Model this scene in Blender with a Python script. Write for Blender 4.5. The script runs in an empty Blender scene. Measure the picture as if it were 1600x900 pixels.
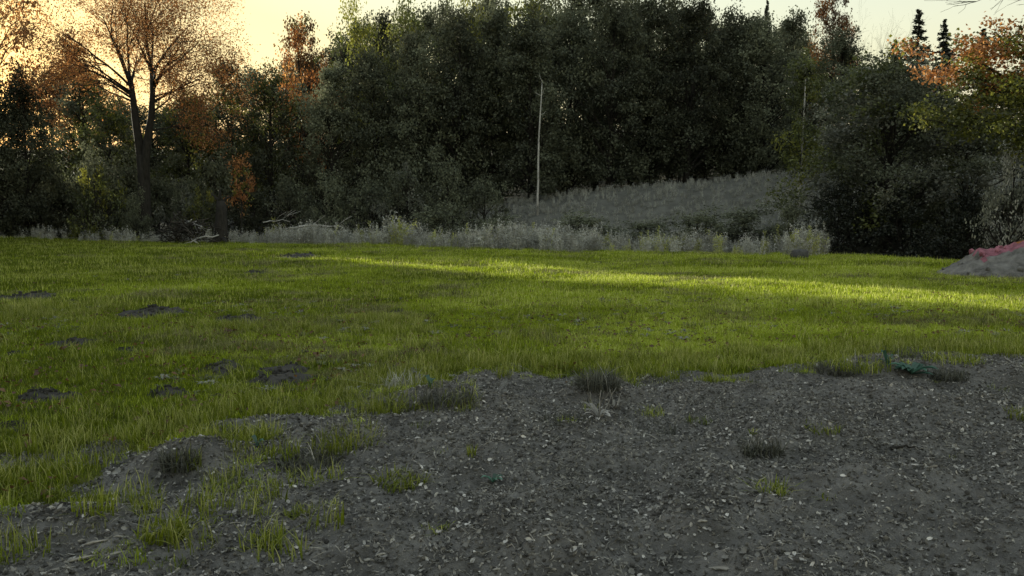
import bpy, math, random
import numpy as np
from mathutils import Vector

R = math.radians
rng = np.random.default_rng(7)
random.seed(7)
scene = bpy.context.scene
col = scene.collection

# ------------------------------------------------------------------ camera
CAM_Z = 1.65
PITCH = math.atan(110 / 1256)          # horizon sits 110 px (of 900) above the middle
F = 1256.0
cam = bpy.data.cameras.new('camera')
cam.sensor_width = 36.0
cam.lens = 36.0 * F / 1600.0
cam.clip_end = 3000
cam.clip_start = 0.05
camo = bpy.data.objects.new('camera', cam)
col.objects.link(camo)
camo.location = (0, 0, CAM_Z)
camo.rotation_euler = (R(90) - PITCH, 0, 0)
scene.camera = camo

# ------------------------------------------------------------------ sky and sun
SUN_AZ = 42.0      # degrees left of the view direction (+Y)
SUN_EL = 8.5
world = bpy.data.worlds.new('World')
scene.world = world
world.use_nodes = True
wn, wl = world.node_tree.nodes, world.node_tree.links
for n in list(wn):
    wn.remove(n)
sky = wn.new('ShaderNodeTexSky')
sky.sky_type = 'NISHITA'
sky.sun_disc = False
sky.sun_elevation = R(SUN_EL)
sky.sun_rotation = R(-SUN_AZ)
sky.air_density = 2.0
sky.dust_density = 0.9
sky.ozone_density = 1.0
hsv = wn.new('ShaderNodeHueSaturation')
hsv.inputs['Saturation'].default_value = 1.75
bgn = wn.new('ShaderNodeBackground')
bgn.inputs['Strength'].default_value = 0.06
wo = wn.new('ShaderNodeOutputWorld')
wl.new(sky.outputs[0], hsv.inputs['Color'])
wl.new(hsv.outputs[0], bgn.inputs['Color'])
veil = wn.new('ShaderNodeBackground')            # even veil of thin high cloud over the whole sky
veil.inputs['Color'].default_value = (0.92, 0.965, 1.0, 1)
veil.inputs['Strength'].default_value = 0.33
adds = wn.new('ShaderNodeAddShader')
wl.new(bgn.outputs[0], adds.inputs[0])
wl.new(veil.outputs[0], adds.inputs[1])
wl.new(adds.outputs[0], wo.inputs['Surface'])

sl = bpy.data.lights.new('sun', 'SUN')
sl.energy = 5.0
sl.angle = R(0.53)
sl.color = (1.0, 0.93, 0.70)
slo = bpy.data.objects.new('sun', sl)
col.objects.link(slo)
slo.rotation_euler = Vector((math.sin(R(SUN_AZ)) * math.cos(R(SUN_EL)), -math.cos(R(SUN_AZ)) * math.cos(R(SUN_EL)), -math.sin(R(SUN_EL)))).to_track_quat('-Z', 'Y').to_euler()
scene.view_settings.view_transform = 'Standard'
scene.view_settings.look = 'None'
scene.view_settings.gamma = 1
scene.view_settings.exposure = 0.9
scene.render.film_transparent = False
scene.cycles.max_bounces = 6
scene.cycles.transparent_max_bounces = 8

# ------------------------------------------------------------------ noise and terrain
def _h(ix, iy, s):
    n = (ix.astype(np.int64) * 374761393 + iy.astype(np.int64) * 668265263 + s * 1442695041) & 0x7fffffff
    n = ((n ^ (n >> 13)) * 1274126177) & 0x7fffffff
    return ((n ^ (n >> 16)) & 0xffff) / 65535.0

def vn(x, y, s=0):
    x = np.asarray(x, float); y = np.asarray(y, float)
    ix = np.floor(x); iy = np.floor(y)
    fx = x - ix; fy = y - iy
    fx = fx * fx * (3 - 2 * fx); fy = fy * fy * (3 - 2 * fy)
    a = _h(ix, iy, s); b = _h(ix + 1, iy, s); c = _h(ix, iy + 1, s); d = _h(ix + 1, iy + 1, s)
    return (a * (1 - fx) + b * fx) * (1 - fy) + (c * (1 - fx) + d * fx) * fy - 0.5

def fbm(x, y, s=0, o=3):
    r = 0; a = 1
    for k in range(o):
        r = r + a * vn(x * 2 ** k + 17.3 * k, y * 2 ** k - 9.1 * k, s + k); a *= 0.5
    return r

def sst(a, b, x):
    t = np.clip((x - a) / (b - a), 0, 1)
    return t * t * (3 - 2 * t)

SOIL_U = [-3, -0.9, -0.637, -0.44, -0.32, -0.24, -0.17, -0.08, 0.16, 0.32, 0.46, 0.64, 1.2, 3]
SOIL_D = [4.0, 4.3, 4.8, 5.1, 5.7, 6.6, 7.8, 8.2, 8.2, 8.7, 9.5, 9.4, 9.0, 8.0]
EDGE_U = [-3, -0.64, -0.3, 0, 0.2, 0.38, 0.5, 0.64, 3]
EDGE_D = [56, 53, 50, 39, 36.5, 33.5, 30, 27, 24]

def soil_edge(x, y):
    yy = np.maximum(y, 0.3)
    return np.interp(x / yy, SOIL_U, SOIL_D)

def soil_mask(x, y):
    b = soil_edge(x, y)
    n = 1.5 * fbm(x * 0.9, y * 0.9, 31, 3) + 0.35 * vn(x * 5, y * 5, 37)
    m = (b + n * np.where(x < 0.2, 0.95, 0.55) - y) / 0.5
    return np.clip(m + 0.5, 0, 1)

MOUNDS = []    # (x, y, radius, height) filled before the terrain is used

def H(x, y):
    x = np.asarray(x, float); y = np.asarray(y, float)
    z = 0.10 * fbm(x * 0.28, y * 0.28, 3, 2) * sst(6, 16, np.abs(y)) + 0.05 * fbm(x * 0.9, y * 0.9, 5, 2)
    # bare, churned soil nearest the camera
    m = soil_mask(x, y) * sst(-14, -6, y)
    lum = 0.11 * fbm(x * 1.5, y * 1.5, 11, 2) + 0.045 * fbm(x * 4.2, y * 4.2, 12, 2) + 0.028 * fbm(x * 11, y * 11, 13, 2)
    fine = np.hypot(x, y) < 14
    if np.any(fine):
        lum = lum + np.where(fine, 0.022 * fbm(x * 30, y * 30, 14, 2), 0)
    z = z + m * (0.05 + lum)
    for (mx, my, mr, mh) in MOUNDS:
        d2 = ((x - mx) ** 2 + (1.5 * (y - my)) ** 2) / mr ** 2
        z = z + mh * np.exp(-d2 * 1.6) * (d2 < 9)
    # ditch behind the meadow, then the wooded bank
    e = np.interp(x / np.maximum(y, 0.3), EDGE_U, EDGE_D)
    dd = y - e
    z = z - 0.35 * np.exp(-((dd - 8) / 3.5) ** 2)
    hx = np.interp(x, [-40, -16, -6, 2, 10, 20, 40, 90], [1.2, 1.4, 2.2, 3.1, 4.2, 5.1, 6.0, 7.0])
    z = z + hx * sst(10, 31, dd) + 0.11 * np.maximum(y - 70, 0) * sst(0, 40, y - 70) * np.interp(x, [-60, -10, 20], [0.8, 0.9, 1.0])
    z = np.where(y > 40, z + 0.5 * fbm(x * 0.15, y * 0.15, 9, 2) * sst(40, 60, y), z)
    return z

_c, _s = math.cos(PITCH), math.sin(PITCH)
def ray(sx, sy):
    a = (sx - 800) / F; b = -(sy - 450) / F
    return np.array([a, _c + b * _s, -_s + b * _c])

def at(sx, sy):
    """ground point seen at a photo pixel"""
    d = ray(sx, sy)
    t = 1.0
    for k in range(4000):
        p = d * t
        if CAM_Z + p[2] < float(H(p[0], p[1])):
            break
        t *= 1.004
    return np.array([d[0] * t, d[1] * t, float(H(d[0] * t, d[1] * t))])

def at_depth(sx, sy, Y):
    d = ray(sx, sy); t = Y / d[1]
    return np.array([d[0] * t, Y, CAM_Z + d[2] * t])

# ------------------------------------------------------------------ mesh helpers
def mesh_np(name, V, Q=None, T=None, tint=None, mats=(), midx=None, smooth=False):
    me = bpy.data.meshes.new(name)
    V = np.asarray(V, np.float32).reshape(-1, 3)
    nq = 0 if Q is None else len(Q); nt = 0 if T is None else len(T)
    me.vertices.add(len(V)); me.vertices.foreach_set('co', V.ravel())
    loops = []
    if nq: loops.append(np.asarray(Q, np.int32).ravel())
    if nt: loops.append(np.asarray(T, np.int32).ravel())
    L = np.concatenate(loops) if loops else np.zeros(0, np.int32)
    me.loops.add(len(L)); me.loops.foreach_set('vertex_index', L)
    me.polygons.add(nq + nt)
    st = np.concatenate([np.arange(nq) * 4, nq * 4 + np.arange(nt) * 3]).astype(np.int32)
    me.polygons.foreach_set('loop_start', st)
    if smooth:
        me.polygons.foreach_set('use_smooth', np.ones(nq + nt, bool))
    for m in mats: me.materials.append(m)
    if midx is not None:
        me.polygons.foreach_set('material_index', np.asarray(midx, np.int32))
    if tint is not None:
        a = me.attributes.new('tint', 'FLOAT', 'POINT')
        a.data.foreach_set('value', np.asarray(tint, np.float32))
    me.update(calc_edges=True)
    return me

def link(name, me, parent=None, loc=None):
    o = bpy.data.objects.new(name, me)
    col.objects.link(o)
    if parent is not None: o.parent = parent
    if loc is not None: o.location = loc
    return o

def tag(o, label=None, cat=None, group=None, kind=None):
    if label: o['label'] = label
    if cat: o['category'] = cat
    if group: o['group'] = group
    if kind: o['kind'] = kind
    return o

def empty(name, loc, rz=0.0, sc=(1, 1, 1)):
    o = bpy.data.objects.new(name, None)
    o.empty_display_size = 0.2
    col.objects.link(o)
    o.location = loc; o.rotation_euler = (0, 0, rz); o.scale = sc
    return o

class MB:
    """collects quads / tris with a tint value per vertex and a material per face"""
    def __init__(s): s.V = []; s.Q = []; s.T = []; s.t = []; s.qm = []; s.tm = []; s.n = 0
    def add(s, V, Q=None, T=None, tint=0.5, m=0):
        V = np.asarray(V, float).reshape(-1, 3); k = len(V)
        s.V.append(V)
        s.t.append(np.broadcast_to(np.asarray(tint, float), (k,)))
        if Q is not None and len(Q):
            Q = np.asarray(Q, int).reshape(-1, 4); s.Q.append(Q + s.n); s.qm.append(np.broadcast_to(m, (len(Q),)))
        if T is not None and len(T):
            T = np.asarray(T, int).reshape(-1, 3); s.T.append(T + s.n); s.tm.append(np.broadcast_to(m, (len(T),)))
        s.n += k
    def tube(s, P, r, n=5, tint=0.5, m=0, cap=True):
        P = np.asarray(P, float); r = np.broadcast_to(np.asarray(r, float), (len(P),))
        d = np.gradient(P, axis=0); d /= np.linalg.norm(d, axis=1, keepdims=True) + 1e-9
        ref = np.array([0.31, 0.17, 0.93]) if abs(d[0][2]) < 0.9 else np.array([0.93, 0.31, 0.17])
        u = np.cross(d, ref); u /= np.linalg.norm(u, axis=1, keepdims=True) + 1e-9
        w = np.cross(d, u)
        a = np.arange(n) * 2 * math.pi / n
        V = P[:, None] + r[:, None, None] * (np.cos(a)[None, :, None] * u[:, None] + np.sin(a)[None, :, None] * w[:, None])
        k = len(P); V = V.reshape(-1, 3)
        i = np.arange(k - 1)[:, None] * n; j = np.arange(n)[None, :]; j2 = (j + 1) % n
        Q = np.stack([i + j, i + j2, i + n + j2, i + n + j], -1).reshape(-1, 4)
        T = None
        if cap:
            V = np.vstack([V, P[:1], P[-1:]]); c0 = k * n
            jj = np.arange(n)
            T = np.vstack([np.stack([np.full(n, c0), (jj + 1) % n, jj], -1),
                           np.stack([np.full(n, c0 + 1), (k - 1) * n + jj, (k - 1) * n + (jj + 1) % n], -1)])
        s.add(V, Q, T, tint, m)
    def mesh(s, name, mats, smooth=False):
        V = np.vstack(s.V)
        Q = np.vstack(s.Q) if s.Q else None
        T = np.vstack(s.T) if s.T else None
        mi = np.concatenate(([np.concatenate(s.qm)] if s.Q else []) + ([np.concatenate(s.tm)] if s.T else []))
        return mesh_np(name, V, Q, T, np.concatenate(s.t), mats, mi, smooth)

def unit(v):
    return v / (np.linalg.norm(v, axis=-1, keepdims=True) + 1e-9)

def leaves(mb, P, size, tint, up=0.35, m=0, g=None, out=None, aspect=0.62):
    """diamond leaf faces, slightly folded, at points P"""
    g = g or rng
    n = len(P)
    nrm = unit(g.normal(size=(n, 3)) + np.array([0, 0, up * 2]) + (0 if out is None else out))
    d = unit(np.cross(nrm, g.normal(size=(n, 3))))
    w = np.cross(nrm, d)
    s = size * g.uniform(0.6, 1.35, n)[:, None]
    a = P - d * s * 0.5
    b = P + w * s * aspect * 0.5 + nrm * s * 0.10
    c = P + d * s * 0.5 - nrm * s * 0.08
    e = P - w * s * aspect * 0.5 + nrm * s * 0.10
    V = np.stack([a, b, c, e], 1).reshape(-1, 3)
    Q = np.arange(4 * n).reshape(-1, 4)
    mb.add(V, Q, None, np.repeat(np.clip(tint, 0, 1), 4), m if np.isscalar(m) else np.asarray(m))

def curve_pts(a, b, n, sag=0.0, wob=0.0, g=None):
    g = g or rng
    t = np.linspace(0, 1, n)[:, None]
    P = a * (1 - t) + b * t
    P[:, 2] += sag * np.sin(math.pi * t[:, 0])
    if wob:
        k = g.normal(size=(n, 3)) * wob
        k[0] = 0; k[-1] *= 0.3
        P += k
    return P

# ------------------------------------------------------------------ materials
def nmat(name):
    m = bpy.data.materials.new(name); m.use_nodes = True
    nt = m.node_tree
    for n in list(nt.nodes): nt.nodes.remove(n)
    return m, nt.nodes, nt.links

def ramp(N, stops):
    r = N.new('ShaderNodeValToRGB')
    cr = r.color_ramp
    while len(cr.elements) < len(stops): cr.elements.new(0.5)
    for e, (p, c) in zip(cr.elements, stops):
        e.position = p; e.color = (*c, 1)
    return r

def leaf_mat(name, stops, trans=0.35, rough=0.5, gloss=0.04, vary=0.10):
    m, N, L = nmat(name)
    at_ = N.new('ShaderNodeAttribute'); at_.attribute_name = 'tint'
    rp = ramp(N, stops); L.new(at_.outputs['Fac'], rp.inputs[0])
    oi = N.new('ShaderNodeObjectInfo')
    mr = N.new('ShaderNodeMapRange'); mr.inputs[3].default_value = 1 - vary * 2.2; mr.inputs[4].default_value = 1 + vary * 2.2
    L.new(oi.outputs['Random'], mr.inputs[0])
    hs = N.new('ShaderNodeHueSaturation')
    L.new(rp.outputs[0], hs.inputs['Color']); L.new(mr.outputs[0], hs.inputs['Value'])
    df = N.new('ShaderNodeBsdfDiffuse'); tr = N.new('ShaderNodeBsdfTranslucent'); gl = N.new('ShaderNodeBsdfGlossy')
    gl.inputs['Roughness'].default_value = rough
    L.new(hs.outputs[0], df.inputs[0]); L.new(hs.outputs[0], tr.inputs[0])
    mx = N.new('ShaderNodeMixShader'); mx.inputs[0].default_value = trans
    L.new(df.outputs[0], mx.inputs[1]); L.new(tr.outputs[0], mx.inputs[2])
    m2 = N.new('ShaderNodeMixShader'); m2.inputs[0].default_value = gloss
    L.new(mx.outputs[0], m2.inputs[1]); L.new(gl.outputs[0], m2.inputs[2])
    o = N.new('ShaderNodeOutputMaterial'); L.new(m2.outputs[0], o.inputs[0])
    return m

def rough_mat(name, c1, c2, scale=6.0, bump=0.3, bscale=20.0, stretch=(1, 1, 1), rough=0.95, c3=None, vary=0.0, spec=0.2):
    m, N, L = nmat(name)
    tc = N.new('ShaderNodeTexCoord'); mp = N.new('ShaderNodeMapping'); mp.inputs['Scale'].default_value = stretch
    L.new(tc.outputs['Object'], mp.inputs[0])
    n1 = N.new('ShaderNodeTexNoise'); n1.inputs['Scale'].default_value = scale; n1.inputs['Detail'].default_value = 6
    n1.inputs['Roughness'].default_value = 0.65
    L.new(mp.outputs[0], n1.inputs['Vector'])
    st = [(0.32, c1), (0.68, c2)] if c3 is None else [(0.3, c1), (0.5, c2), (0.72, c3)]
    rp = ramp(N, st); L.new(n1.outputs['Fac'], rp.inputs[0])
    n2 = N.new('ShaderNodeTexNoise'); n2.inputs['Scale'].default_value = bscale; n2.inputs['Detail'].default_value = 8
    n2.inputs['Roughness'].default_value = 0.7
    L.new(mp.outputs[0], n2.inputs['Vector'])
    bp = N.new('ShaderNodeBump'); bp.inputs['Strength'].default_value = bump; bp.inputs['Distance'].default_value = 0.05
    L.new(n2.outputs['Fac'], bp.inputs['Height'])
    p = N.new('ShaderNodeBsdfPrincipled'); p.inputs['Roughness'].default_value = rough
    p.inputs['Specular IOR Level'].default_value = spec
    csrc = rp.outputs[0]
    if vary:
        oi = N.new('ShaderNodeObjectInfo'); mr = N.new('ShaderNodeMapRange')
        mr.inputs[3].default_value = 1 - vary; mr.inputs[4].default_value = 1 + vary
        L.new(oi.outputs['Random'], mr.inputs[0])
        hs = N.new('ShaderNodeHueSaturation'); L.new(csrc, hs.inputs['Color']); L.new(mr.outputs[0], hs.inputs['Value'])
        csrc = hs.outputs[0]
    L.new(csrc, p.inputs['Base Color']); L.new(bp.outputs[0], p.inputs['Normal'])
    o = N.new('ShaderNodeOutputMaterial'); L.new(p.outputs[0], o.inputs[0])
    return m

M = {}
M['dark_leaf'] = leaf_mat('dark_leaf', [(0, (0.06162, 0.06706, 0.04713)), (.5, (0.1087, 0.1196, 0.07975)), (1, (0.1721, 0.1866, 0.1196))], .28, .5, .012, .2)
M['green_leaf'] = leaf_mat('green_leaf', [(0, (0.039, 0.0468, 0.0156)), (.5, (0.0806, 0.0962, 0.0286)), (1, (0.156, 0.1755, 0.0455))], .36)
M['yellow_leaf'] = leaf_mat('yellow_leaf', [(0, (0.09, 0.0975, 0.018)), (.5, (0.18, 0.195, 0.033)), (1, (0.33, 0.315, 0.0525))], .42)
M['orange_leaf'] = leaf_mat('orange_leaf', [(0, (0.221, 0.0845, 0.026)), (.5, (0.442, 0.182, 0.0585)), (1, (0.62, 0.338, 0.117))], .5)
M['brown_leaf'] = leaf_mat('brown_leaf', [(0, (.06, .032, .014)), (.5, (.12, .062, .024)), (1, (.2, .11, .04))], .42)
M['grey_leaf'] = leaf_mat('grey_leaf', [(0, (0.0897, 0.09508, 0.07535)), (.5, (0.1615, 0.1704, 0.1346)), (1, (0.287, 0.296, 0.2242))], .3)
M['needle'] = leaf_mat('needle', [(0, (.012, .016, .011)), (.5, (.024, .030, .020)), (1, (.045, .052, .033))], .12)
M['bark'] = rough_mat('bark', (.030, .027, .023), (.075, .066, .055), 5, .6, 14, (2, 2, .5))
M['bark_dark'] = rough_mat('bark_dark', (.016, .015, .013), (.042, .038, .033), 5, .6, 14, (2, 2, .5))
M['pale_bark'] = rough_mat('pale_bark', (.16, .155, .14), (.42, .41, .38), 4, .3, 12, (1, 1, .6), c3=(.5, .49, .46))
M['meadow'] = rough_mat('meadow', (.035, .04, .006), (.085, .095, .012), 1.3, .6, 9)
M['soil'] = rough_mat('soil', (0.07346, 0.07079, 0.06545), (0.1737, 0.1683, 0.1576), 3.5, 1.0, 45, c3=(0.2805, 0.2725, 0.2538))
M['woodfloor'] = rough_mat('woodfloor', (0.064, 0.064, 0.0544), (0.136, 0.136, 0.116), .9, .8, 6)
M['mound_soil'] = rough_mat('mound_soil', (.030, .029, .027), (.085, .081, .075), 9, .9, 40)
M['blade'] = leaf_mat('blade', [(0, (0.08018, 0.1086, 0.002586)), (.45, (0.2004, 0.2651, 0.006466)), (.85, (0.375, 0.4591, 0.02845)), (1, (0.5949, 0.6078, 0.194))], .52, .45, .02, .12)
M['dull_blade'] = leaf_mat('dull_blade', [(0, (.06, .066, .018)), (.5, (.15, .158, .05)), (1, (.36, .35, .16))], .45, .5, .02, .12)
M['tall_blade'] = leaf_mat('tall_blade', [(0, (0.07475, 0.09775, 0.00575)), (.5, (0.1725, 0.2127, 0.0138)), (1, (0.46, 0.46, 0.161))], .5, .45, .02, .1)
M['weed'] = leaf_mat('weed', [(0, (0.156, 0.156, 0.1279)), (.5, (0.39, 0.39, 0.3276)), (1, (0.62, 0.62, 0.5928))], .32, .6, .02, .14)
M['weed_green'] = leaf_mat('weed_green', [(0, (0.156, 0.1685, 0.03744)), (.5, (0.39, 0.4134, 0.1092)), (1, (0.62, 0.62, 0.2652))], .38, .6, .02, .14)
M['dead'] = leaf_mat('dead', [(0, (0.09209, 0.08874, 0.08037)), (.5, (0.2512, 0.2444, 0.2261)), (1, (0.5023, 0.4856, 0.4521))], .1, .6, .02, .2)
M['straw'] = leaf_mat('straw', [(0, (0.112, 0.1064, 0.0944)), (.5, (0.24, 0.232, 0.204)), (1, (0.416, 0.4, 0.36))], .15, .5, .03, .2)
M['clod'] = rough_mat('clod', (0.0621, 0.05796, 0.05244), (0.1794, 0.1711, 0.1587), 14, .8, 60, vary=.4)
M['dark_tuft'] = leaf_mat('dark_tuft', [(0, (0.042, 0.0435, 0.033)), (.5, (0.09, 0.093, 0.072)), (1, (0.18, 0.18, 0.1425))], .25, .6, .02, .05)
M['teal_leaf'] = leaf_mat('teal_leaf', [(0, (.025, .055, .038)), (.5, (.05, .12, .085)), (1, (.09, .20, .145))], .3, .35, .04, .05)
M['wood_pale'] = rough_mat('wood_pale', (.14, .13, .115), (.36, .345, .31), 8, .4, 30, (1, 6, 1), vary=.15)
M['stone'] = rough_mat('stone', (.04, .04, .04), (.10, .10, .098), 6, .5, 20)
M['sunlit_red_earth'] = rough_mat('sunlit_red_earth', (.17, .07, .085), (.42, .17, .22), 5, .7, 24, vary=.2)  # red-brown earth with the sun's warmth on the heap top put into its colour
M['sunlit_orange_earth'] = rough_mat('sunlit_orange_earth', (.22, .08, .025), (.40, .16, .05), 5, .7, 24, vary=.2)

# ------------------------------------------------------------------ mounds of the bare soil (before the terrain is made)
def flat(sx, sy):
    d = ray(sx, sy); t = -CAM_Z / d[2]
    return d[0] * t, d[1] * t
for sx, sy, r, h in [(1400, 585, .8, .12), (1330, 590, .5, .08), (930, 630, .50, .17), (700, 640, .55, .12), (1200, 715, .35, .10),
                     (1290, 690, .5, .08), (280, 735, .4, .12), (620, 770, .4, .07), (850, 870, .35, .07), (1080, 830, .4, .07),
                     (1500, 640, .6, .07), (480, 700, .5, .09), (150, 850, .6, .08), (1560, 600, .5, .10)]:
    x, y = flat(sx, sy)
    MOUNDS.append((x, y, r, h))

# ------------------------------------------------------------------ ground: one sheet, split where its cover changes
def build_ground():
    rr = np.concatenate([np.linspace(0.6, 2.6, 40)[:-1], np.geomspace(2.6, 12, 420)[:-1], np.geomspace(12, 60, 260)[:-1], np.geomspace(60, 1500, 90)])
    th = np.concatenate([np.linspace(-180, -50, 66)[:-1], np.linspace(-50, 50, 700)[:-1], np.linspace(50, 180, 66)])
    RR, TH = np.meshgrid(rr, np.radians(th), indexing='ij')
    X = RR * np.sin(TH); Y = RR * np.cos(TH)
    Z = H(X, Y)
    V = np.stack([X, Y, Z], -1).reshape(-1, 3)
    nr, nt = RR.shape
    i = np.arange(nr - 1)[:, None]; j = np.arange(nt - 1)[None, :]
    Q = np.stack([i * nt + j, (i + 1) * nt + j, (i + 1) * nt + j + 1, i * nt + j + 1], -1).reshape(-1, 4)
    c = V[Q].mean(1)
    sm = soil_mask(c[:, 0], c[:, 1]) * (c[:, 1] > -8)
    e = np.interp(c[:, 0] / np.maximum(c[:, 1], .3), EDGE_U, EDGE_D) + 2.0 * fbm(c[:, 0] * .3, c[:, 1] * .3, 77, 2)
    kind = np.where(sm > .5, 1, np.where(c[:, 1] > e, 2, 0))
    for k, name, mat, sc in ((0, 'meadow', 'meadow', 0), (1, 'bare_soil', 'soil', 0), (2, 'wooded_bank', 'woodfloor', 0)):
        q = Q[kind == k]
        u, inv = np.unique(q, return_inverse=True)
        me = mesh_np(name, V[u], inv.reshape(-1, 4), mats=[M[mat]], smooth=True)
        o = link(name, me)
        tag(o, kind='structure')
build_ground()

# ------------------------------------------------------------------ trees
def broadleaf(seed, height=14., cr=4.6, base=.22, ncl=64, nleaf=11000, ls=.24, mats=('dark_leaf',), mixw=None, sparse=1.0, trunk_r=.24,
              bark='bark_dark', skew=(0, 0), clr=.95, low_droop=0.0, limb=None):
    g = np.random.default_rng(seed)
    tk = MB(); cw = MB(); lm = 1 if limb else 0
    lean = g.normal(size=2) * .35
    def spine(z):
        t = np.clip(z / height, 0, 1)
        return np.array([lean[0] * math.sin(2.2 * t) + skew[0] * t * t, lean[1] * math.sin(1.7 * t) + skew[1] * t * t, z])
    zs = np.linspace(0, height * .86, 12)
    P = np.array([spine(z) for z in zs]); P[0, 2] = -.4
    rad = trunk_r * (1 - zs / height) ** .8 + .02; rad[0] *= 1.55; rad[1] *= 1.08
    tk.tube(P, rad, 8)
    # clumps
    n = ncl
    t = g.beta(1.02, 1.1, n)
    prof = np.sin(math.pi * np.clip(t * .9 + .1, .02, .985) ** .8) ** .6
    ang = g.uniform(0, 2 * math.pi, n)
    rr = cr * prof * np.sqrt(g.uniform(.12, 1, n)) * g.uniform(.8, 1.14, n) * (1 + .22 * np.sin(ang * 3 + g.uniform(0, 6)))
    z = height * (base + (1 - base) * t) - low_droop * (1 - t) * rr
    top = t > .93
    z = np.minimum(z, height * 1.02)
    C = np.stack([rr * np.cos(ang), rr * np.sin(ang), z], -1)
    for k in range(n):
        C[k, :2] += spine(z[k])[:2]
    w = g.uniform(.5, 1.5, n); w /= w.sum()
    ctint = g.uniform(.1, .85, n)
    cm = g.choice(len(mats), n, p=mixw) if len(mats) > 1 else np.zeros(n, int)
    for k in range(n):
        za = max(height * base * .7, z[k] - rr[k] * g.uniform(.5, 1.0) - .3)
        za = min(za, height * .84)
        a = spine(za)
        pts = curve_pts(a, C[k], 6, .10 * rr[k], .07 * (1 + rr[k] * .15), g)
        r0 = .012 + .018 * rr[k] + .03 * trunk_r
        tk.tube(pts, np.linspace(r0, .008, 6), 4, cap=False, m=lm)
        m = int(nleaf * w[k] * sparse)
        cl = clr * g.uniform(.65, 1.25)
        D = g.normal(size=(m, 3)) * cl * np.array([1, 1, .72]) * .62
        # leaves gather on a few sub-sprays
        ns = 5
        sp = g.normal(size=(ns, 3)) * cl * .62
        D = D * .62 + sp[g.integers(0, ns, m)]
        for q in range(ns):
            tk.tube(np.array([pts[3], (pts[4] + C[k] + sp[q]) / 2, C[k] + sp[q] * 1.15]), [.014, .009, .004], 3, cap=False, m=lm)
        Pk = C[k] + D
        Pk[:, 2] = np.maximum(Pk[:, 2], .3)
        leaves(cw, Pk, ls, ctint[k] + g.normal(size=m) * .14, .45, int(cm[k]), g)
    return tk.mesh('trunk', [M[bark]] + ([M[limb]] if limb else []), True), cw.mesh('crown', [M[x] for x in mats])

def spruce(seed, height=17., r=2.6, nwh=34):
    g = np.random.default_rng(seed)
    tk = MB(); cw = MB()
    zs = np.linspace(0, height, 10); P = np.stack([0 * zs, 0 * zs, zs], -1); P[0, 2] = -.4
    tk.tube(P, .2 * (1 - zs / height) + .012, 7)
    for k in range(nwh):
        t = k / (nwh - 1)
        z = height * (.10 + .89 * t)
        L = r * (1 - t) ** .85 + .12
        nb = int(5 + 4 * (1 - t))
        for b in range(nb):
            a = g.uniform(0, 2 * math.pi); l = L * g.uniform(.7, 1.12)
            d = np.array([math.cos(a), math.sin(a), 0])
            e = np.array([0, 0, z]) + d * l + np.array([0, 0, -.28 * l + .15 * g.normal()])
            pts = curve_pts(np.array([0, 0, z]), e, 5, -.06 * l, .02, g)
            tk.tube(pts, np.linspace(.022, .006, 5), 3, cap=False)
            m = int(12 + 34 * l)
            tt = g.uniform(.08, 1, m)
            Pk = np.array([0, 0, z]) * (1 - tt[:, None]) + e * tt[:, None]
            side = np.array([-d[1], d[0], 0])
            Pk = Pk + side * (g.normal(size=m) * .20 * (1.25 - tt) * min(l, 1.6))[:, None]
            Pk[:, 2] -= np.abs(g.normal(size=m)) * .16
            leaves(cw, Pk, .30, .5 + .22 * g.normal(size=m), .2, 0, g, aspect=.34)
    return tk.mesh('trunk', [M['bark_dark']], True), cw.mesh('crown', [M['needle']])

def grow(g, mb, p, d, length, r, level, tips, maxlev, up=.25, div=.62, nseg=6, kids=(3, 5), wig=.10, taper=.45):
    """recursive branch: a curved tube with side shoots"""
    P = [p]; dd = d.copy(); s = length / nseg
    for k in range(nseg):
        dd = unit(dd + g.normal(size=3) * wig + np.array([0, 0, up * .12]))
        P.append(P[-1] + dd * s)
    P = np.array(P)
    rad = np.linspace(r, max(r * taper, .005), nseg + 1)
    mb.tube(P, rad, 7 if level == 0 else (5 if level == 1 else 3), cap=False)
    if level >= maxlev:
        tips.append(P[-1]); tips.append(P[nseg // 2]); tips.append(P[1]); return
    nk = int(g.integers(kids[0], kids[1] + 1))
    for k in range(nk):
        t = g.uniform(.30, .98) if k else 1.0
        i = min(int(t * nseg), nseg - 1); f = t * nseg - i
        q = P[i] * (1 - f) + P[i + 1] * f
        ax = unit(P[i + 1] - P[i])
        perp = unit(np.cross(ax, g.normal(size=3)))
        a = div * g.uniform(.55, 1.25) * (1 if k else .5)
        nd = unit(ax * math.cos(a) + perp * math.sin(a) + np.array([0, 0, up * .25]))
        grow(g, mb, q, nd, length * g.uniform(.48, .74), np.interp(t, [0, 1], [r, r * taper]) * .62, level + 1, tips, maxlev, up, div, max(nseg - 1, 3), kids, wig, taper)

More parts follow.
